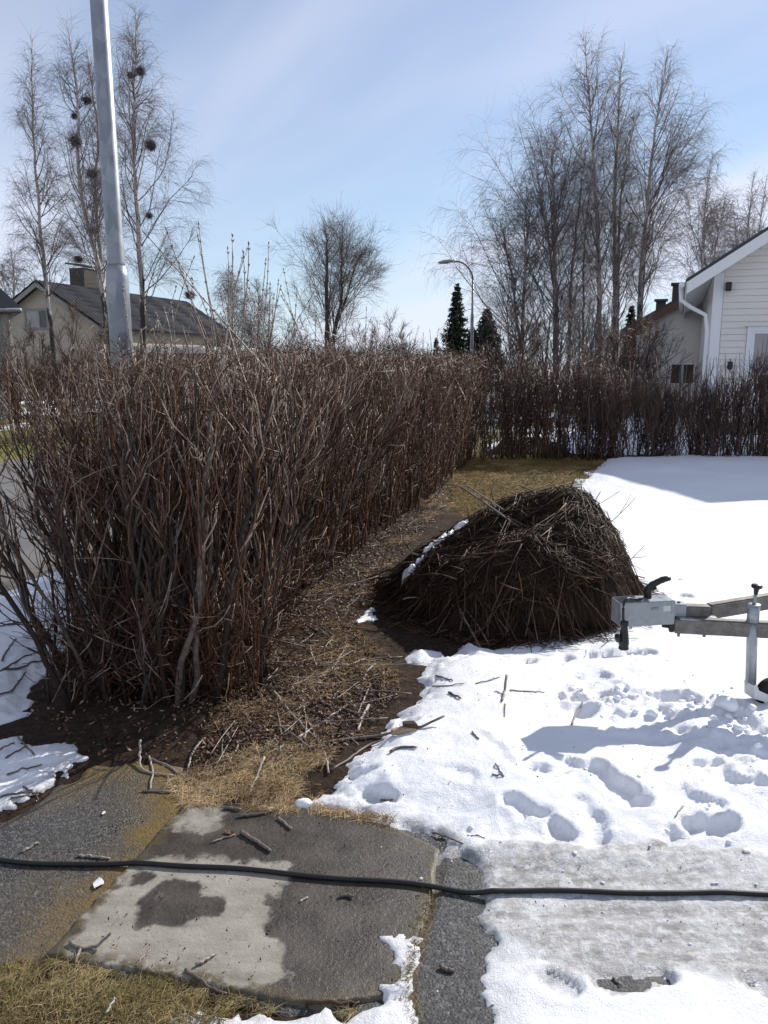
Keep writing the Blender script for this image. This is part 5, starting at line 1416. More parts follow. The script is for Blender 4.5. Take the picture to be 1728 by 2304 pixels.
# handle
H_ = [F(612, 560, YT), F(607, 515, YT), F(625, 468, YT), F(665, 440, YT), F(735, 405, YT), F(785, 392, YT), F(808, 398, YT)]
Pm = polyline(H_, 22)
rr = np.interp(np.linspace(0, 1, 22), [0, .12, .35, .5, .6, .8, .93, 1], [.0215, .0215, .019, .018, .0165, .017, .0145, .010]) * (1 + 0.05 * np.sin(np.arange(22) * 2.1))
mb = MB(); mb.tubes(Pm[None], rr[None], 12, flat=0.85); mb.obj('handle', M_black, ho)
mb = MB(); mb.box(F(660, 480, YT), (0.012, 0.012, 0.006), norm(dc + uc * 0.3), sc, uc); mb.obj('latch', M_black, ho, bevel=0.002)
# wire loop, plug and its side knob
C_ = [F(560, 575, YT - 0.02), F(480, 572, YT - 0.07), F(440, 566, YT - 0.115), F(410, 582, YT - 0.13), F(397, 625, YT - 0.13), F(396, 700, YT - 0.13), F(398, 770, YT - 0.13)]
Pm = polyline(C_, 26); mb = MB(); mb.tubes(Pm[None], np.full((1, 26), 0.0058), 10); mb.obj('cable', M_black, tr)
pc = F(408, 768, YT - 0.13); px_ = 0.258 / 1798 * (YT - 0.13) * 1.0
ax_ = norm(np.array([0.02, 0, -1.0]))
mb = MB(); mb.lathe([(0.006, -0.004), (0.0175, 0.0), (0.0175, 0.018), (0.015, 0.024), (0.019, 0.06), (0.022, 0.09), (0.0235, 0.105), (0.021, 0.107), (0.021, 0.118), (0.0225, 0.12), (0.0225, 0.128), (0.004, 0.129)], pc, ax_, 16); pl = mb.obj('plug', M_black, tr)
kc = F(372, 910, YT - 0.13)
mb = MB(); mb.lathe([(0.005, -0.008), (0.006, 0.004), (0.012, 0.008), (0.020, 0.012), (0.020, 0.018), (0.006, 0.021)], kc, np.array([-1., -0.3, 0]), 14); mb.obj('plug_cap', M_black, pl)
# jockey wheel
YJ = YT - 0.11
jt = F(1538, 620, YJ); jb = F(1538, 770, YJ)
mb = MB(); mb.lathe([(0.020, 0.0), (0.0262, 0.0), (0.0262, -(jt[2] - jb[2])), (0.020, -(jt[2] - jb[2]))], jt, UP, 22); mb.lathe([(0.0285, -0.004), (0.0285, 0.001), (0.018, 0.002)], jt, UP, 22); mb.obj('clamp_tube', M_zinc, tr)
s0_, s1_ = F(1538, 618, YJ), F(1550, 525, YJ)
mb = MB(); mb.lathe([(0.0085, 0), (0.0085, 0.018), (0.006, 0.02), (0.006, 0.034), (0.0095, 0.035), (0.0095, 0.040), (0.005, 0.042), (0.005, 0.055)], s0_, norm(s1_ - s0_), 14); mb.obj('spindle', M_zinc, tr)
k0 = F(1552, 530, YJ)
mb = MB(); mb.lathe([(0.005, -0.006), (0.0085, 0.0), (0.0105, 0.015), (0.012, 0.024), (0.023, 0.030), (0.0245, 0.038), (0.020, 0.044), (0.003, 0.046)], k0, norm(np.array([0.06, 0, 1])), 18); mb.obj('crank_knob', M_black, tr)
j0 = F(1520, 905, YJ); j1 = F(1508, 1310, YJ - 0.02)
mb = MB(); mb.tubes(np.array([j0 + (j0 - j1) * 0.3, j0, j1]), np.array([0.0232] * 3), 22); mb.obj('leg_tube', M_zinc, tr)
mb = MB(); mb.tubes(np.array([j1 + (j0 - j1) * 0.12, j1 - UP * 0.008]), np.array([0.0205] * 2), 18); mb.obj('inner_tube', M_zinc, tr)
wc = F(1688, 1398, YJ - 0.02); zs = float(surf(wc[0], wc[1])[0])
Rw = 0.074
wc[2] = max(wc[2], 0)
wa = norm(np.array([0.16, -1.0, 0.0])); wf = np.cross(UP, wa); wf = wf if wf[0] > 0 else -wf
wheel = MB(); wheel.lathe([(Rw * 0.60, -0.021), (Rw * 0.86, -0.024), (Rw * 0.97, -0.017), (Rw, -0.006), (Rw, 0.006), (Rw * 0.97, 0.017), (Rw * 0.86, 0.024), (Rw * 0.60, 0.021)], wc, wa, 30); wo = wheel.obj('jockey_wheel', M_rubber, tr)
mb = MB(); mb.lathe([(0.008, -0.026), (0.018, -0.026), (0.018, -0.012), (Rw * 0.58, -0.010), (Rw * 0.60, -0.018), (Rw * 0.60, 0.018), (Rw * 0.58, 0.010), (0.018, 0.012), (0.018, 0.026), (0.008, 0.026)], wc, wa, 30); mb.obj('rim', M_bracket, wo)
for sg in (1, -1):
    o = wa * 0.033 * sg
    pts = [F(1450, 1275, YJ), F(1475, 1262, YJ), F(1498, 1318, YJ), F(1570, 1352, YJ), F(1665, 1392, YJ), F(1730, 1400, YJ), F(1735, 1440, YJ), F(1690, 1462, YJ), F(1560, 1420, YJ), F(1452, 1385, YJ)]
    base = [wc + wf * ((p - wc) @ wf) + UP * (p[2] - wc[2]) + o for p in pts]
    mb = MB(); mb.prism(base, wa * 0.003 * sg); mb.obj('fork_plate', M_bracket, tr, smooth=False)
p0 = [wc + wf * ((p - wc) @ wf) + UP * (p[2] - wc[2]) for p in (F(1450, 1275, YJ), F(1452, 1385, YJ))]
mb = MB(); mb.prism([p0[0] - wa * 0.033, p0[0] + wa * 0.033, p0[1] + wa * 0.033, p0[1] - wa * 0.033], wf * -0.003); mb.obj('fork_plate', M_bracket, tr, smooth=False)
mb = MB(); mb.tubes(np.array([wc - wa * 0.042, wc + wa * 0.042]), np.array([0.007, 0.007]), 10); mb.obj('axle', M_galv, wo)
# front of the trailer bed, beyond the frame
bx = bn0 + dn_ * 1.72
mb = MB(); mb.box(np.array([bx[0] + 0.02, 3.72, bx[2] + 0.02]), (0.03, 0.55, 0.05)); mb.obj('cross_member', M_beam, tr, bevel=0.004)

# ------------------------------------------------------------------ cable on the ground
rng = np.random.default_rng(41)
cv = [(-420, 1832), (-150, 1845), (0, 1854), (100, 1860), (250, 1864), (330, 1866), (480, 1880), (620, 1892), (760, 1902), (900, 1911), (1020, 1914), (1200, 1920), (1400, 1925), (1560, 1927), (1659, 1927), (1900, 1930), (2300, 1938)]
cw = np.array([W(u, v, 0.014 if u < 930 else 0.036) for u, v in cv])
L = np.concatenate([[0], np.cumsum(np.linalg.norm(np.diff(cw, axis=0), axis=1))]); s = np.linspace(0, L[-1], 260)
cxy = np.stack([np.interp(s, L, cw[:, 0]), np.interp(s, L, cw[:, 1])], 1)
for _ in range(4): cxy[1:-1] = (cxy[:-2] + 2 * cxy[1:-1] + cxy[2:]) / 4
cxy[:, 1] += 0.006 * np.sin(s * 5) + 0.004 * np.sin(s * 13 + 1)
rc = 0.0078
zc = surf(cxy[:, 0], cxy[:, 1]) + rc
for _ in range(5): zc[1:-1] = np.maximum(zc[1:-1], (zc[:-2] + zc[2:]) / 2)
zc += 0.0005
mb = MB(); mb.tubes(np.column_stack([cxy, zc])[None], np.full((1, 260), rc), 10)
mb.obj('power_cable', M_cable, label='thick black rubber cable stretched across the concrete slab and icy drive', cat='cable')

# ------------------------------------------------------------------ loose sticks
def stick(pts, r, label, group=None, m=None, lift=0.0, var=None, name='stick', cat='stick', taper=0.7, up=()):
    xy = np.array([W(u, v) for u, v in pts])
    for _ in range(3):
        hz_ = surf(xy[:, 0], xy[:, 1]); xy = np.array([W(p_[0], p_[1], h_) for p_, h_ in zip(pts, hz_)])
    z = surf(xy[:, 0], xy[:, 1]) + r * 0.9 + lift
    for i_, h_ in up: z[i_] += h_
    P = np.column_stack([xy, z])
    n_ = max(6, len(pts) * 4)
    P = polyline(P, n_, rng, 0.0015)
    zz_ = surf(P[:, 0], P[:, 1]) + r * 0.6
    P[:, 2] = np.maximum(P[:, 2], np.minimum(zz_, P[:, 2] + 0.03))
    mb = MB(); mb.tubes(P[None], (r * np.linspace(1, taper, n_))[None], 6, var=[0.35 + 0.65 * rng.random() if var is None else var])
    o = mb.obj(name, m or M_stick, label=label, cat=cat, group=group)
    return o
s7 = lambda *p: [(x * 0.5208, 1584 + y * 0.5208) for x, y in p]
s8 = lambda *p: [(768 + x * 0.537, 1440 + y * 0.537) for x, y in p]
s6 = lambda *p: [((500 + x * 0.3014) * K, (1350 + y * 0.3014) * K) for x, y in p]
GS, GD, GT = 'cut sticks lying on the concrete slab', 'cut sticks lying on the snow', 'cut twigs on the leaf litter'
stick(s7((1000, 415), (1060, 452), (1122, 496)), 0.0075, 'thickest short stick lying slantwise on the dark wet slab', GS, var=0.3)
stick(s7((990, 350), (1060, 343), (1128, 328)), 0.0065, 'short dark stick lying level near the top edge of the slab', GS, var=0.15)
stick(s7((930, 314), (998, 322)), 0.0065, 'stub lying on the line between dry patch and grass edge', GS, var=0.2)
stick(s7((1155, 356), (1180, 376), (1208, 402)), 0.006, 'reddish stub beside small ice spots on the wet slab', GS, var=0.45)
stick(s7((878, 456), (925, 440), (975, 424)), 0.004, 'thin twig with a dead leaf on the wet slab', GS)
stick(s7((290, 872), (330, 897), (400, 893), (466, 870)), 0.0055, 'long arm of the forked pale twig near the mossy slab corner', GS, up=((3, 0.03),))
stick(s7((332, 897), (322, 930), (314, 958)), 0.005, 'short arm of the forked pale twig near the mossy slab corner', GS)
stick(s7((622, 897), (590, 935), (562, 968)), 0.003, 'thinnest pale twig on the dry concrete', GS)
stick(s7((815, 968), (855, 945), (896, 917)), 0.0052, 'straight pale stick on the dry concrete', GS, var=0.8)
stick(s7((770, 985), (850, 1040), (940, 1086)), 0.005, 'dark twig pointing to the grass at the near slab edge', GS, var=0.1)
stick(s7((1245, 700), (1276, 685)), 0.004, 'tiny stub on the boundary of dry and wet concrete', GS)
stick(s7((1410, 680), (1440, 678), (1465, 686)), 0.0058, 'black stub alone near the slab joint', GS, var=0.05)
stick(s7((90, 497), (125, 478), (162, 458)), 0.006, 'rough short stick on the old asphalt above the cable', 'sticks on the asphalt', var=0.6)
stick(s7((322, 512), (390, 516), (455, 524)), 0.005, 'stick lying along the cable on the asphalt', 'sticks on the asphalt', var=0.9)
stick(s7((1270, 1118), (1380, 1116), (1492, 1122)), 0.005, 'red brown stalk at the bottom edge of the slab', 'sticks on the asphalt', m=M_pile, var=0.7)
stick(s7((440, 1195), (478, 1130)), 0.0035, 'pale twig standing in the near grass', 'sticks on the asphalt', lift=0.02, var=0.9)
stick(s7((585, 80), (580, 155), (640, 172), (720, 181)), 0.0055, 'bent pale stick on moss with a hooked end', GT, var=0.95, up=((0, 0.05),))
stick(s7((618, 100), (636, 165), (624, 238)), 0.005, 'upright looking pale stick crossing the hooked one on moss', GT, var=0.9)
stick(s7((628, 110), (700, 140), (780, 200), (922, 258)), 0.0055, 'long curved stick from the moss into the straw', GT, var=0.7)
stick(s7((590, 243), (750, 250), (905, 250)), 0.0045, 'long low twig along the moss edge', GT, var=0.3)
stick(s7((852, 22), (795, 85), (780, 152)), 0.0055, 'pale curved stick at the upper edge of the straw patch', GT, var=0.95)
stick(s7((1097, 122), (1062, 190), (1035, 252)), 0.0055, 'straight silvery stick in the middle of the straw', GT, var=0.95, up=((0, 0.02),))
stick(s7((1188, 38), (1140, 95), (1120, 155)), 0.0055, 'silvery stick beside the one in the middle of the straw', GT, var=0.95)
stick(s7((1000, 38), (975, 80), (953, 122)), 0.005, 'short silvery stick above the straw patch', GT, var=0.9)
stick(s6((385, 690), (470, 810), (600, 950), (720, 1050), (780, 1180), (795, 1300)), 0.0062, 'longest bent stick ending at the snow edge beside the straw', GT, var=0.85)
stick(s6((598, 745), (620, 880), (690, 1000), (760, 1100)), 0.0055, 'curved stick crossing the longest bent stick', GT, var=0.95)
stick(s6((350, 660), (560, 700), (760, 780), (1030, 865)), 0.0055, 'long thin grey stick lying across the litter', GT, var=0.5)
stick(s6((560, 1045), (700, 950), (860, 850), (965, 765)), 0.0062, 'stout pale stick pointing to the brush pile over the litter', GT, var=0.95)
stick(s6((1095, 800), (1045, 880), (1015, 990)), 0.0085, 'thick pale curved stick near the snow edge', GT, var=0.95)
stick(s6((600, 1105), (900, 1055), (1200, 1020), (1480, 965), (1655, 925)), 0.0080, 'long dark branch reaching from the litter onto the snow', GT, var=0.15, up=((4, 0.03),))
stick(s6((820, 1275), (950, 1190), (1100, 1090), (1220, 1035)), 0.0062, 'second dark branch along the snow edge under the long one', GT, var=0.15)
stick(s6((470, 603), (600, 607), (725, 602)), 0.0058, 'level grey stick in the upper litter', GT, var=0.8)
stick(s6((690, 575), (850, 525), (960, 490), (1070, 442)), 0.007, 'stick running from the litter into the pile shade', GT, var=0.85)
stick(s6((800, 545), (860, 465), (930, 340)), 0.005, 'twig pointing up at the pile from the litter', GT, var=0.85)
stick(s6((655, 370), (680, 440), (705, 500)), 0.0055, 'short pale stick beside the pile shade', GT, var=0.95)
stick(s6((1140, 485), (1080, 540), (1050, 610)), 0.006, 'pale forked stick at the shade tip', GT, var=0.9)
stick(s6((1095, 655), (1060, 740), (1010, 860)), 0.005, 'slanting pale stick below the shade tip', GT, var=0.9)
stick(s6((915, 660), (860, 690), (825, 750)), 0.005, 'small arched twig in the litter centre', GT, var=0.8)
stick(s6((410, 265), (340, 310), (400, 365)), 0.005, 'angled pale twig near the hedge foot', GT, var=0.9)
stick(s6((430, 290), (560, 330), (660, 355), (755, 358)), 0.005, 'pale twig running from the hedge foot to the shade', GT, var=0.9)
stick(s6((120, 790), (200, 900), (230, 945)), 0.005, 'pale twig leaning at the dark hedge foot', GT, var=0.95)
stick(s6((0, 920), (35, 985), (62, 1045)), 0.005, 'pale twig low against the dark hedge shade', GT, var=0.95)
stick(s6((140, 530), (200, 620), (330, 712)), 0.0055, 'arched pale twig bending out of the hedge foot', GT, var=0.9, up=((0, 0.10),))
stick(s6((130, 710), (180, 750), (212, 772)), 0.005, 'short pale twig beside the arched twig', GT, var=0.9)
# on the snow
stick(s8((140, 348), (175, 328), (245, 330)), 0.0065, 'dark bark strip over the broken wood chunk on the snow', GD, var=0.1)
stick(s8((375, 108), (400, 120), (424, 132)), 0.0062, 'short dark stub on smooth snow', GD, var=0.1)
stick(s8((606, 80), (597, 112), (588, 143)), 0.0065, 'upright stub with a shadow on smooth snow', GD, var=0.25, up=((0, 0.05),))
stick(s8((620, 97), (690, 101), (760, 106)), 0.003, 'thin level twig beside the upright stub', GD, var=0.2)
stick(s8((600, 152), (602, 178), (600, 202)), 0.003, 'fine twig below the upright stub', GD, var=0.3)
stick(s8((870, 236), (884, 192), (930, 165), (974, 148)), 0.004, 'long arched twig over the trodden snow', GD, var=0.6, up=((1, 0.02), (2, 0.04)))
stick(s8((470, 265), (496, 294)), 0.004, 'small stub on bare snow between litter and shadow', GD, var=0.2)
stick(s8((308, 86), (370, 80), (436, 69)), 0.0033, 'fine twig on the snow below the pile', GD, var=0.3)
stick(s8((484, 70), (530, 60), (580, 44)), 0.0035, 'second fine twig on the snow below the pile', GD, var=0.3)
stick(s8((322, 40), (355, 48), (390, 60)), 0.0045, 'dark twig at the snow tongue beside the pile', GD, var=0.1)
stick(s8((562, 393), (597, 443)), 0.003, 'slanting fine twig near the trailer shadow', GD, var=0.2)
stick(s8((550, 434), (597, 444)), 0.0035, 'level fine twig near the trailer shadow', GD, var=0.2)
stick(s8((100, 478), (150, 486)), 0.004, 'dark twig on churned snow near the straw', GD, var=0.1)
stick(s8((1318, 562), (1284, 606)), 0.003, 'fine brown twig on the trampled snow', GD, var=0.5)
stick(s8((310, 662), (370, 685), (432, 716)), 0.0035, 'curved twig at the snow edge over the slab joint', GD, var=0.2)
stick(s8((450, 680), (520, 691)), 0.0025, 'hair thin twig on the snow above the icy track', GD, var=0.3)
stick(s8((340, 1215), (370, 1226), (398, 1230)), 0.006, 'dark stub on the rough wet asphalt', GD, var=0.1)
stick(s8((1035, 1255), (1070, 1286)), 0.0035, 'fine twig in a boot print by the icy track', GD, var=0.2)
for k_, p in enumerate([((0, 75), (60, 45)), ((25, 106), (105, 60)), ((30, 170), (172, 125)), ((75, 18), (105, 55), (140, 92)), ((0, 262), (95, 240), (180, 236)), ((45, 266), (160, 240)), ((95, 225), (150, 242), (160, 275))]):
    lab = ['shortest dark twig on the roadside snow', 'dark twig on the roadside snow just below the shortest one', 'long straight dark twig on the roadside snow', 'grey twig sliding off the hedge foot onto the roadside snow', 'long forked twig on the lower roadside snow', 'twig lying beside the forked twig on the roadside snow', 'bent twig hanging over the roadside snow edge'][k_]
    stick(s7(*p), 0.0042, lab, 'cut twigs on the roadside snow', var=0.1)
c4 = lambda *p: [(x * 0.4522 * K, (750 + y * 0.4522) * K) for x, y in p]
for p, lab in ((((0, 1690), (90, 1620), (190, 1580)), 'thick greenish stick slanting over the upper roadside snow'), (((0, 1460), (60, 1448), (150, 1440)), 'level twig on the upper roadside snow'), (((0, 1680), (100, 1660), (230, 1630)), 'long level twig under the thick greenish stick'), (((10, 1620), (80, 1520)), 'steep twig on the upper roadside snow'), (((0, 1800), (60, 1770), (130, 1690)), 'dark twig in the hollow of the roadside snow')):
    stick(c4(*p), 0.005, lab, 'cut twigs on the roadside snow', var=0.15)
# random pale twigs in the litter: nothing tells these apart
litP = poly([(560, 1380), (700, 1250), (850, 1130), (960, 1040), (985, 1080), (900, 1180), (800, 1290), (770, 1370), (850, 1440), (868, 1510), (800, 1600), (715, 1660), (560, 1640), (420, 1640), (470, 1560), (520, 1480)])
pts = scatter(rng, litP, 120)
for i in range(120):
    a = rng.random() * math.pi; L = rng.uniform(0.06, 0.30) * (1 + 0.08 * pts[i, 1])
    c = pts[i]; dd = np.array([math.cos(a), math.sin(a)]) * L / 2
    xy = np.array([c - dd, c + rng.normal(size=2) * 0.015, c + dd]); z = surf(xy[:, 0], xy[:, 1]) + 0.006 + rng.random() * 0.012
    P = polyline(np.column_stack([xy, z]), 7)
    r = rng.uniform(0.002, 0.0038)
    mb = MB(); mb.tubes(P[None], (r * np.linspace(1, .7, 7))[None], 5, var=[rng.uniform(0.5, 1)])
    mb.obj('twig', M_stick, label='small pale cut twig lying loose in the brown leaf litter beside the hedge', cat='twig', group='loose twigs in the leaf litter')

# wood chunk, leaf, paper, snow lumps
c = W(768 + 195 * .537, 1440 + 335 * .537); z = float(surf(c[0], c[1])[0])
mb = MB(); ex = norm(np.array([1, 0.22, 0.05])); ez = norm(np.array([-0.05, 0, 1]))
ring = [np.array([c[0], c[1], z + 0.012]) + ex * a + ez * b for a, b in ((-0.055, -0.012), (0.03, -0.014), (0.062, -0.002), (0.05, 0.012), (0.0, 0.016), (-0.05, 0.008))]
mb.prism(ring, norm(np.array([-0.2, 1, 0])) * 0.028); wch = mb.obj('wood_chunk', M_wood, label='broken wood chunk with bark lying on the snow near the litter', cat='wood chunk', bevel=0.004)
mb = MB(); mb.prism([r_ + ez * 0.0175 for r_ in ring[2:5]] + [ring[4] + ez * 0.004, ring[2] + ez * 0.002], norm(np.array([-0.2, 1, 0])) * 0.027); mb.obj('bark', M_pile, wch, smooth=False)
def scrap(name, u, v, size, m, label, cat, seed, curl=0.3):
    r2 = np.random.default_rng(seed); c = W(u, v); z = float(surf(c[0], c[1])[0]) + 0.006
    nx = 9; a = np.linspace(-1, 1, nx); A, B = np.meshgrid(a, a, indexing='ij')
    w = size * (0.55 + 0.15 * np.sin(3 * A + seed)) * np.sqrt(np.clip(1.02 - A ** 2, 0.03, 1))
    Z = z + size * curl * (A ** 2 * 0.4 + 0.25 * B * A + 0.15 * np.sin(4 * A + B * 3))
    Z = np.maximum(Z, z)
    al = 0.6 + seed
    X = c[0] + size * A * math.cos(al) - w * B * math.sin(al); Y = c[1] + size * A * math.sin(al) + w * B * math.cos(al)
    idx = np.arange(nx * nx).reshape(nx, nx); q = np.stack([idx[:-1, :-1], idx[1:, :-1], idx[1:, 1:], idx[:-1, 1:]], -1).reshape(-1, 4)
    V = np.concatenate([np.stack([X, Y, Z], -1).reshape(-1, 3), np.stack([X, Y, Z - 0.0012], -1).reshape(-1, 3)])
    mb = MB(); mb.add(V, [q, q[:, ::-1] + nx * nx], [0.6]); mb.obj(name, m, label=label, cat=cat)
scrap('paper_scrap', 408 * .5208, 1584 + 634 * .5208, 0.024, M_paper, 'crumpled white paper scrap on the mossy asphalt edge', 'paper scrap', 1, 0.5)
scrap('dead_leaf', 952 * .5208, 1584 + 426 * .5208, 0.018, M_litter, 'curled brown leaf on the wet slab beside a thin twig', 'leaf', 2, 0.6)
scrap('dead_leaf', 470, 1620, 0.03, M_litter, 'pale curled leaf at the dark hedge foot', 'leaf', 3, 0.6)
scrap('dead_leaf', 430 * .5208, 1584 + 337 * .5208, 0.010, M_paper, 'bright white chip on the mossy asphalt above the cable', 'chip', 4, 0.2)
def lump(rng, c, r):
    bm = bmesh.new(); bmesh.ops.create_icosphere(bm, subdivisions=2, radius=1)
    v = np.array([x.co[:] for x in bm.verts]); fcs = np.array([[x.index for x in f_.verts] for f_ in bm.faces]); bm.free()
    v = v * (1 + 0.55 * fbm(v[:, 0] + rng.random() * 50, v[:, 1] * 1.0 + v[:, 2] * 1.7, 1.2, 3))[:, None] * np.array([1, rng.uniform(.6, 1), rng.uniform(.5, .8)])
    a = rng.random() * 6.28; R_ = np.array([[math.cos(a), -math.sin(a), 0], [math.sin(a), math.cos(a), 0], [0, 0, 1]])
    return v @ R_.T * r + c, fcs
mb = MB()
for c0, rr_, n_ in ((W(1560, 1570), 0.22, 36), (W(1330, 1540), 0.20, 20), (W(1610, 1620), 0.16, 20), (W(1250, 1530), 0.12, 10), (W(1000, 1845), 0.3, 12), (W(1500, 1860), 0.45, 40)):
    for _ in range(n_):
        q = c0 + rng.normal(size=2) * rr_ * 0.6; r_ = (0.003 + 0.009 * rng.random() ** 3) if c0[1] < 2.6 else (0.005 + 0.017 * rng.random() ** 3)
        v, fc = lump(rng, np.array([q[0], q[1], float(surf(q[0], q[1])[0]) + r_ * 0.25]), r_); mb.add(v, [fc])
mb.obj('snow_crumbs', M_snowlump, kind='stuff')
for (u, v), r_, lab in (((656, 1742), 0.032, 'small white snow clod at the corner of straw and slab'), ((1565, 1572), 0.05, 'upright broken snow clod catching sun beside the jockey wheel'), ((1405, 1575), 0.028, 'pointed snow clod at the edge of the trailer shadow'), ((1400, 1535), 0.022, 'rounded snow clod above the trailer shadow')):
    c = W(u, v); vv, fc = lump(rng, np.array([c[0], c[1], float(surf(c[0], c[1])[0]) + r_ * 0.3]), r_)
    mb = MB(); mb.add(vv, [fc]); mb.obj('snow_clod', M_snowlump, label=lab, cat='snow clod', group='snow clods')

# ------------------------------------------------------------------ litter and grass
def leaves(rng, pts, s0, s1, lift=0.012):
    n = len(pts)
    a = rng.random(n) * 2 * math.pi; L = rng.uniform(s0, s1, n); w = L * rng.uniform(0.3, 0.55, n)
    z = surf(pts[:, 0], pts[:, 1]) + 0.002 + rng.random(n) * lift
    tilt = rng.normal(size=n) * 0.45; cup = rng.uniform(-0.2, 0.7, n)
    e1 = np.stack([np.cos(a) * np.cos(tilt), np.sin(a) * np.cos(tilt), np.sin(tilt)], 1); e2 = np.stack([-np.sin(a), np.cos(a), rng.normal(size=n) * 0.4], 1)
    c = np.column_stack([pts, z])
    up = np.array([0, 0, 1.0])
    V = np.stack([c - e1 * L[:, None] / 2, c + e2 * w[:, None] / 2 + up * (cup * w)[:, None] * 0.6, c + e1 * L[:, None] / 2 + up * (L * 0.15)[:, None], c - e2 * w[:, None] / 2 + up * (cup * w)[:, None] * 0.6, c], 1)
    idx = np.arange(n * 5).reshape(n, 5)
    f = np.concatenate([idx[:, [0, 4, 1]], idx[:, [1, 4, 2]], idx[:, [2, 4, 3]], idx[:, [3, 4, 0]]])
    return V.reshape(-1, 3), f, np.repeat(rng.random(n), 5)
mb = MB()
hedgefoot = np.array([W(60, 1560), W(200, 1640), W(420, 1640), W(560, 1480), W(700, 1250), W(900, 1100), (0.3, 9.5), (-0.9, 8.0), (-1.9, 4.6), W(95, 1480)])
for P, n, s0, s1 in ((litP, 13000, 0.008, 0.028), (hedgefoot, 7000, 0.010, 0.032), (poly([(380, 1700), (720, 1640), (860, 1520), (820, 1460), (560, 1480), (430, 1620)]), 5200, 0.006, 0.024)):
    q = scatter(rng, P, n)
    v, f, va = leaves(rng, q, s0, s1); mb.add(v, [f], np.clip(va ** 1.5 + np.repeat(fbm(q[:, 0], q[:, 1], 3.0, 3), 5) * 0.5, 0, 1))
mb.obj('leaf_litter', M_litter, kind='stuff')
def blades(rng, pts, l0, l1, r, flat=0.5, M=4, thick=None):
    n = len(pts)
    a = rng.random(n) * 2 * math.pi; el = np.clip(rng.normal(flat, 0.35, n), 0.03, 1.35)
    L = rng.uniform(l0, l1, n)
    D = np.stack([np.cos(a) * np.cos(el), np.sin(a) * np.cos(el), np.sin(el)], 1)
    P = np.empty((n, M, 3)); P[:, 0] = np.column_stack([pts, surf(pts[:, 0], pts[:, 1]) - 0.003 + (0 if thick is None else rng.random(n) * thick)])
    for m in range(1, M):
        P[:, m] = P[:, m - 1] + D * (L / (M - 1))[:, None]
        D = norm(D + np.array([0, 0, -0.35]) + rng.normal(size=(n, 3)) * 0.22)
    gz = P[:, :1, 2]
    P[..., 2] = np.maximum(P[..., 2], gz + 0.002)
    return P, np.full((n, M), r) * np.linspace(1, 0.3, M)
strawP = poly([(395, 1745), (360, 1690), (430, 1650), (560, 1630), (690, 1620), (735, 1640), (705, 1700), (690, 1735), (640, 1760), (540, 1755)])
mb = MB(); q = scatter(rng, strawP, 11000); q = q[(sdpoly(q[:, 0], q[:, 1], strawP) + fbm(q[:, 0], q[:, 1], 7, 4, 0.6) * 0.24 + rng.random(len(q)) * 0.12 - 0.09) > 0]; P, R = blades(rng, q, 0.025, 0.065, 0.0010, 0.10, thick=0.007); mb.tubes(P, R, 3, caps=False, var=rng.random(len(q)))
q = scatter(rng, litP, 17000); q = q[fbm(q[:, 0], q[:, 1], 2.6, 4, 0.6, 8) + rng.normal(size=len(q)) * 0.06 > 0.07 + 0.22 * sstep(3.9, 5.2, q[:, 1])]; P, R = blades(rng, q, 0.03, 0.08, 0.0011, 0.15, thick=0.015); mb.tubes(P, R, 3, caps=False, var=rng.random(len(q)) * 0.55)
q = scatter(rng, poly([(690, 1745), (850, 1775), (840, 1790), (760, 1775), (660, 1762)]), 900); P, R = blades(rng, q, 0.02, 0.05, 0.0010, 0.4); mb.tubes(P, R, 3, caps=False, var=rng.random(len(q)))
mb.obj('dry_grass', M_straw, kind='stuff')
nearP = poly([(-150, 2130), (0, 2092), (100, 2066), (250, 2098), (430, 2128), (560, 2168), (700, 2176), (840, 2164), (860, 2180), (760, 2196), (640, 2215), (520, 2208), (470, 2230), (350, 2250), (250, 2420), (-150, 2420)])
mb = MB(); q = scatter(rng, nearP, 15000)
q = q[(sdpoly(q[:, 0], q[:, 1], nearP) + fbm(q[:, 0], q[:, 1], 20, 3) * 0.05 + np.minimum(0, fbm(q[:, 0], q[:, 1], 9, 3, 0.5, 4) + 0.02) * 0.6) > 0.0]
P, R = blades(rng, q, 0.02, 0.06, 0.0010, 0.4); 
P[..., 2] = np.maximum(P[..., 2], 0.004); mb.tubes(P, R, 3, caps=False, var=np.clip(0.5 + fbm(q[:, 0], q[:, 1], 5, 3) * 0.9 + rng.normal(size=len(q)) * 0.25, 0, 1))
q2 = jointL[rng.integers(2, 5, 420)]; f_ = rng.random((420, 1)); i_ = rng.integers(1, 5, 420)
q2 = jointL[i_] * (1 - f_) + jointL[np.minimum(i_ + 1, 5)] * f_ + rng.normal(size=(420, 2)) * 0.007
P, R = blades(rng, q2, 0.012, 0.035, 0.0009, 0.6); mb.tubes(P, R, 3, caps=False, var=rng.random(420) * 0.8)
mb.obj('grass', M_green, kind='stuff')
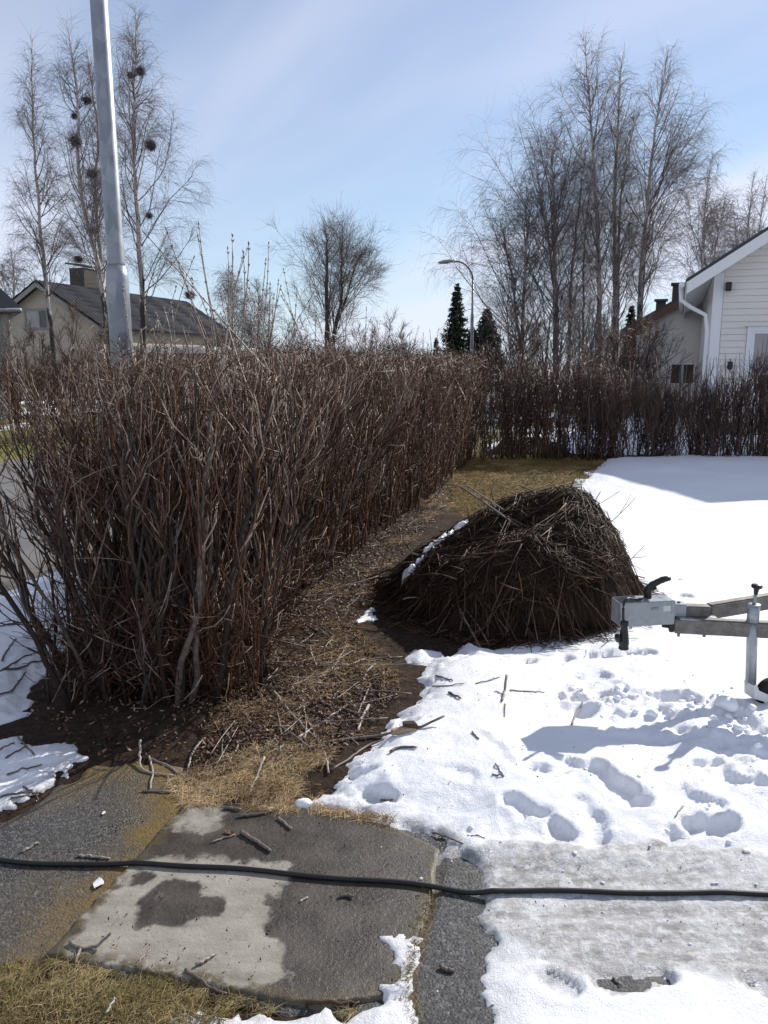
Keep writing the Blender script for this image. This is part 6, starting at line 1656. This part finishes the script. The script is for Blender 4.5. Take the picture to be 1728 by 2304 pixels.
mb = MB(); q = scatter(rng, lawnP, 15000); P, R = blades(rng, q, 0.03, 0.08, 0.0026, 0.4, M=3); mb.tubes(P, R, 3, caps=False, var=np.clip(0.45 + fbm(q[:, 0], q[:, 1], 2, 3) + rng.normal(size=len(q)) * .2, 0, 1))
mb.obj('lawn_grass', M_lawn, kind='stuff')
# crumbs of dirt and bark on slab and asphalt
mb = MB(); q = scatter(rng, poly([(0, 1780), (380, 1680), (800, 1770), (930, 1850), (870, 2130), (500, 2130), (100, 2060), (0, 2080)]), 520)
v, f, va = leaves(rng, q, 0.004, 0.012, 0.003); mb.add(v, [f], va * 0.35); mb.obj('bark_crumbs', M_litter, kind='stuff')

# lawn slope of beige house and tall saplings before it
bush('thin bare sapling before the beige gable window', 86, 850, 700, 40, 26, rng, n=8, tw=900, group='saplings before the beige house', r=0.02, tr=0.006)
bush('leafless young tree before the middle of the beige gable', 165, 850, 660, 60, 25, rng, n=8, tw=1100, group='saplings before the beige house', r=0.02, tr=0.005)
bush('bare shrub close to the grey corner house', 20, 850, 735, 45, 22, rng, n=10, tw=800, group='saplings before the beige house', r=0.016, tr=0.005)
bush('bare shrub below the beige house roof edge', 240, 850, 720, 60, 26, rng, n=14, tw=1300, group='saplings before the beige house', r=0.018, tr=0.006)

# bits of bark and twig scattered over the snow
mb = MB(); P_ = poly([(860, 1440), (1100, 1400), (1300, 1400), (1659, 1500), (1659, 1820), (1000, 1790), (720, 1710), (800, 1620)], 0.05)
q = scatter(rng, P_, 260)
q = np.concatenate([q, scatter(rng, poly([(850, 1440), (960, 1420), (900, 1560), (760, 1700), (690, 1700), (820, 1570)], 0.03), 260), scatter(rng, poly([(-100, 1300), (120, 1260), (100, 1500), (0, 1590), (0, 1620), (150, 1620), (0, 1750), (-100, 1700)], 0.06), 160), scatter(rng, poly([(1050, 1860), (1659, 1870), (1659, 2040), (1050, 2010)], 0.03), 90)])
v, f, va = leaves(rng, q, 0.003, 0.011, 0.002); mb.add(v, [f], va * 0.3); mb.obj('snow_debris', M_litter, kind='stuff')
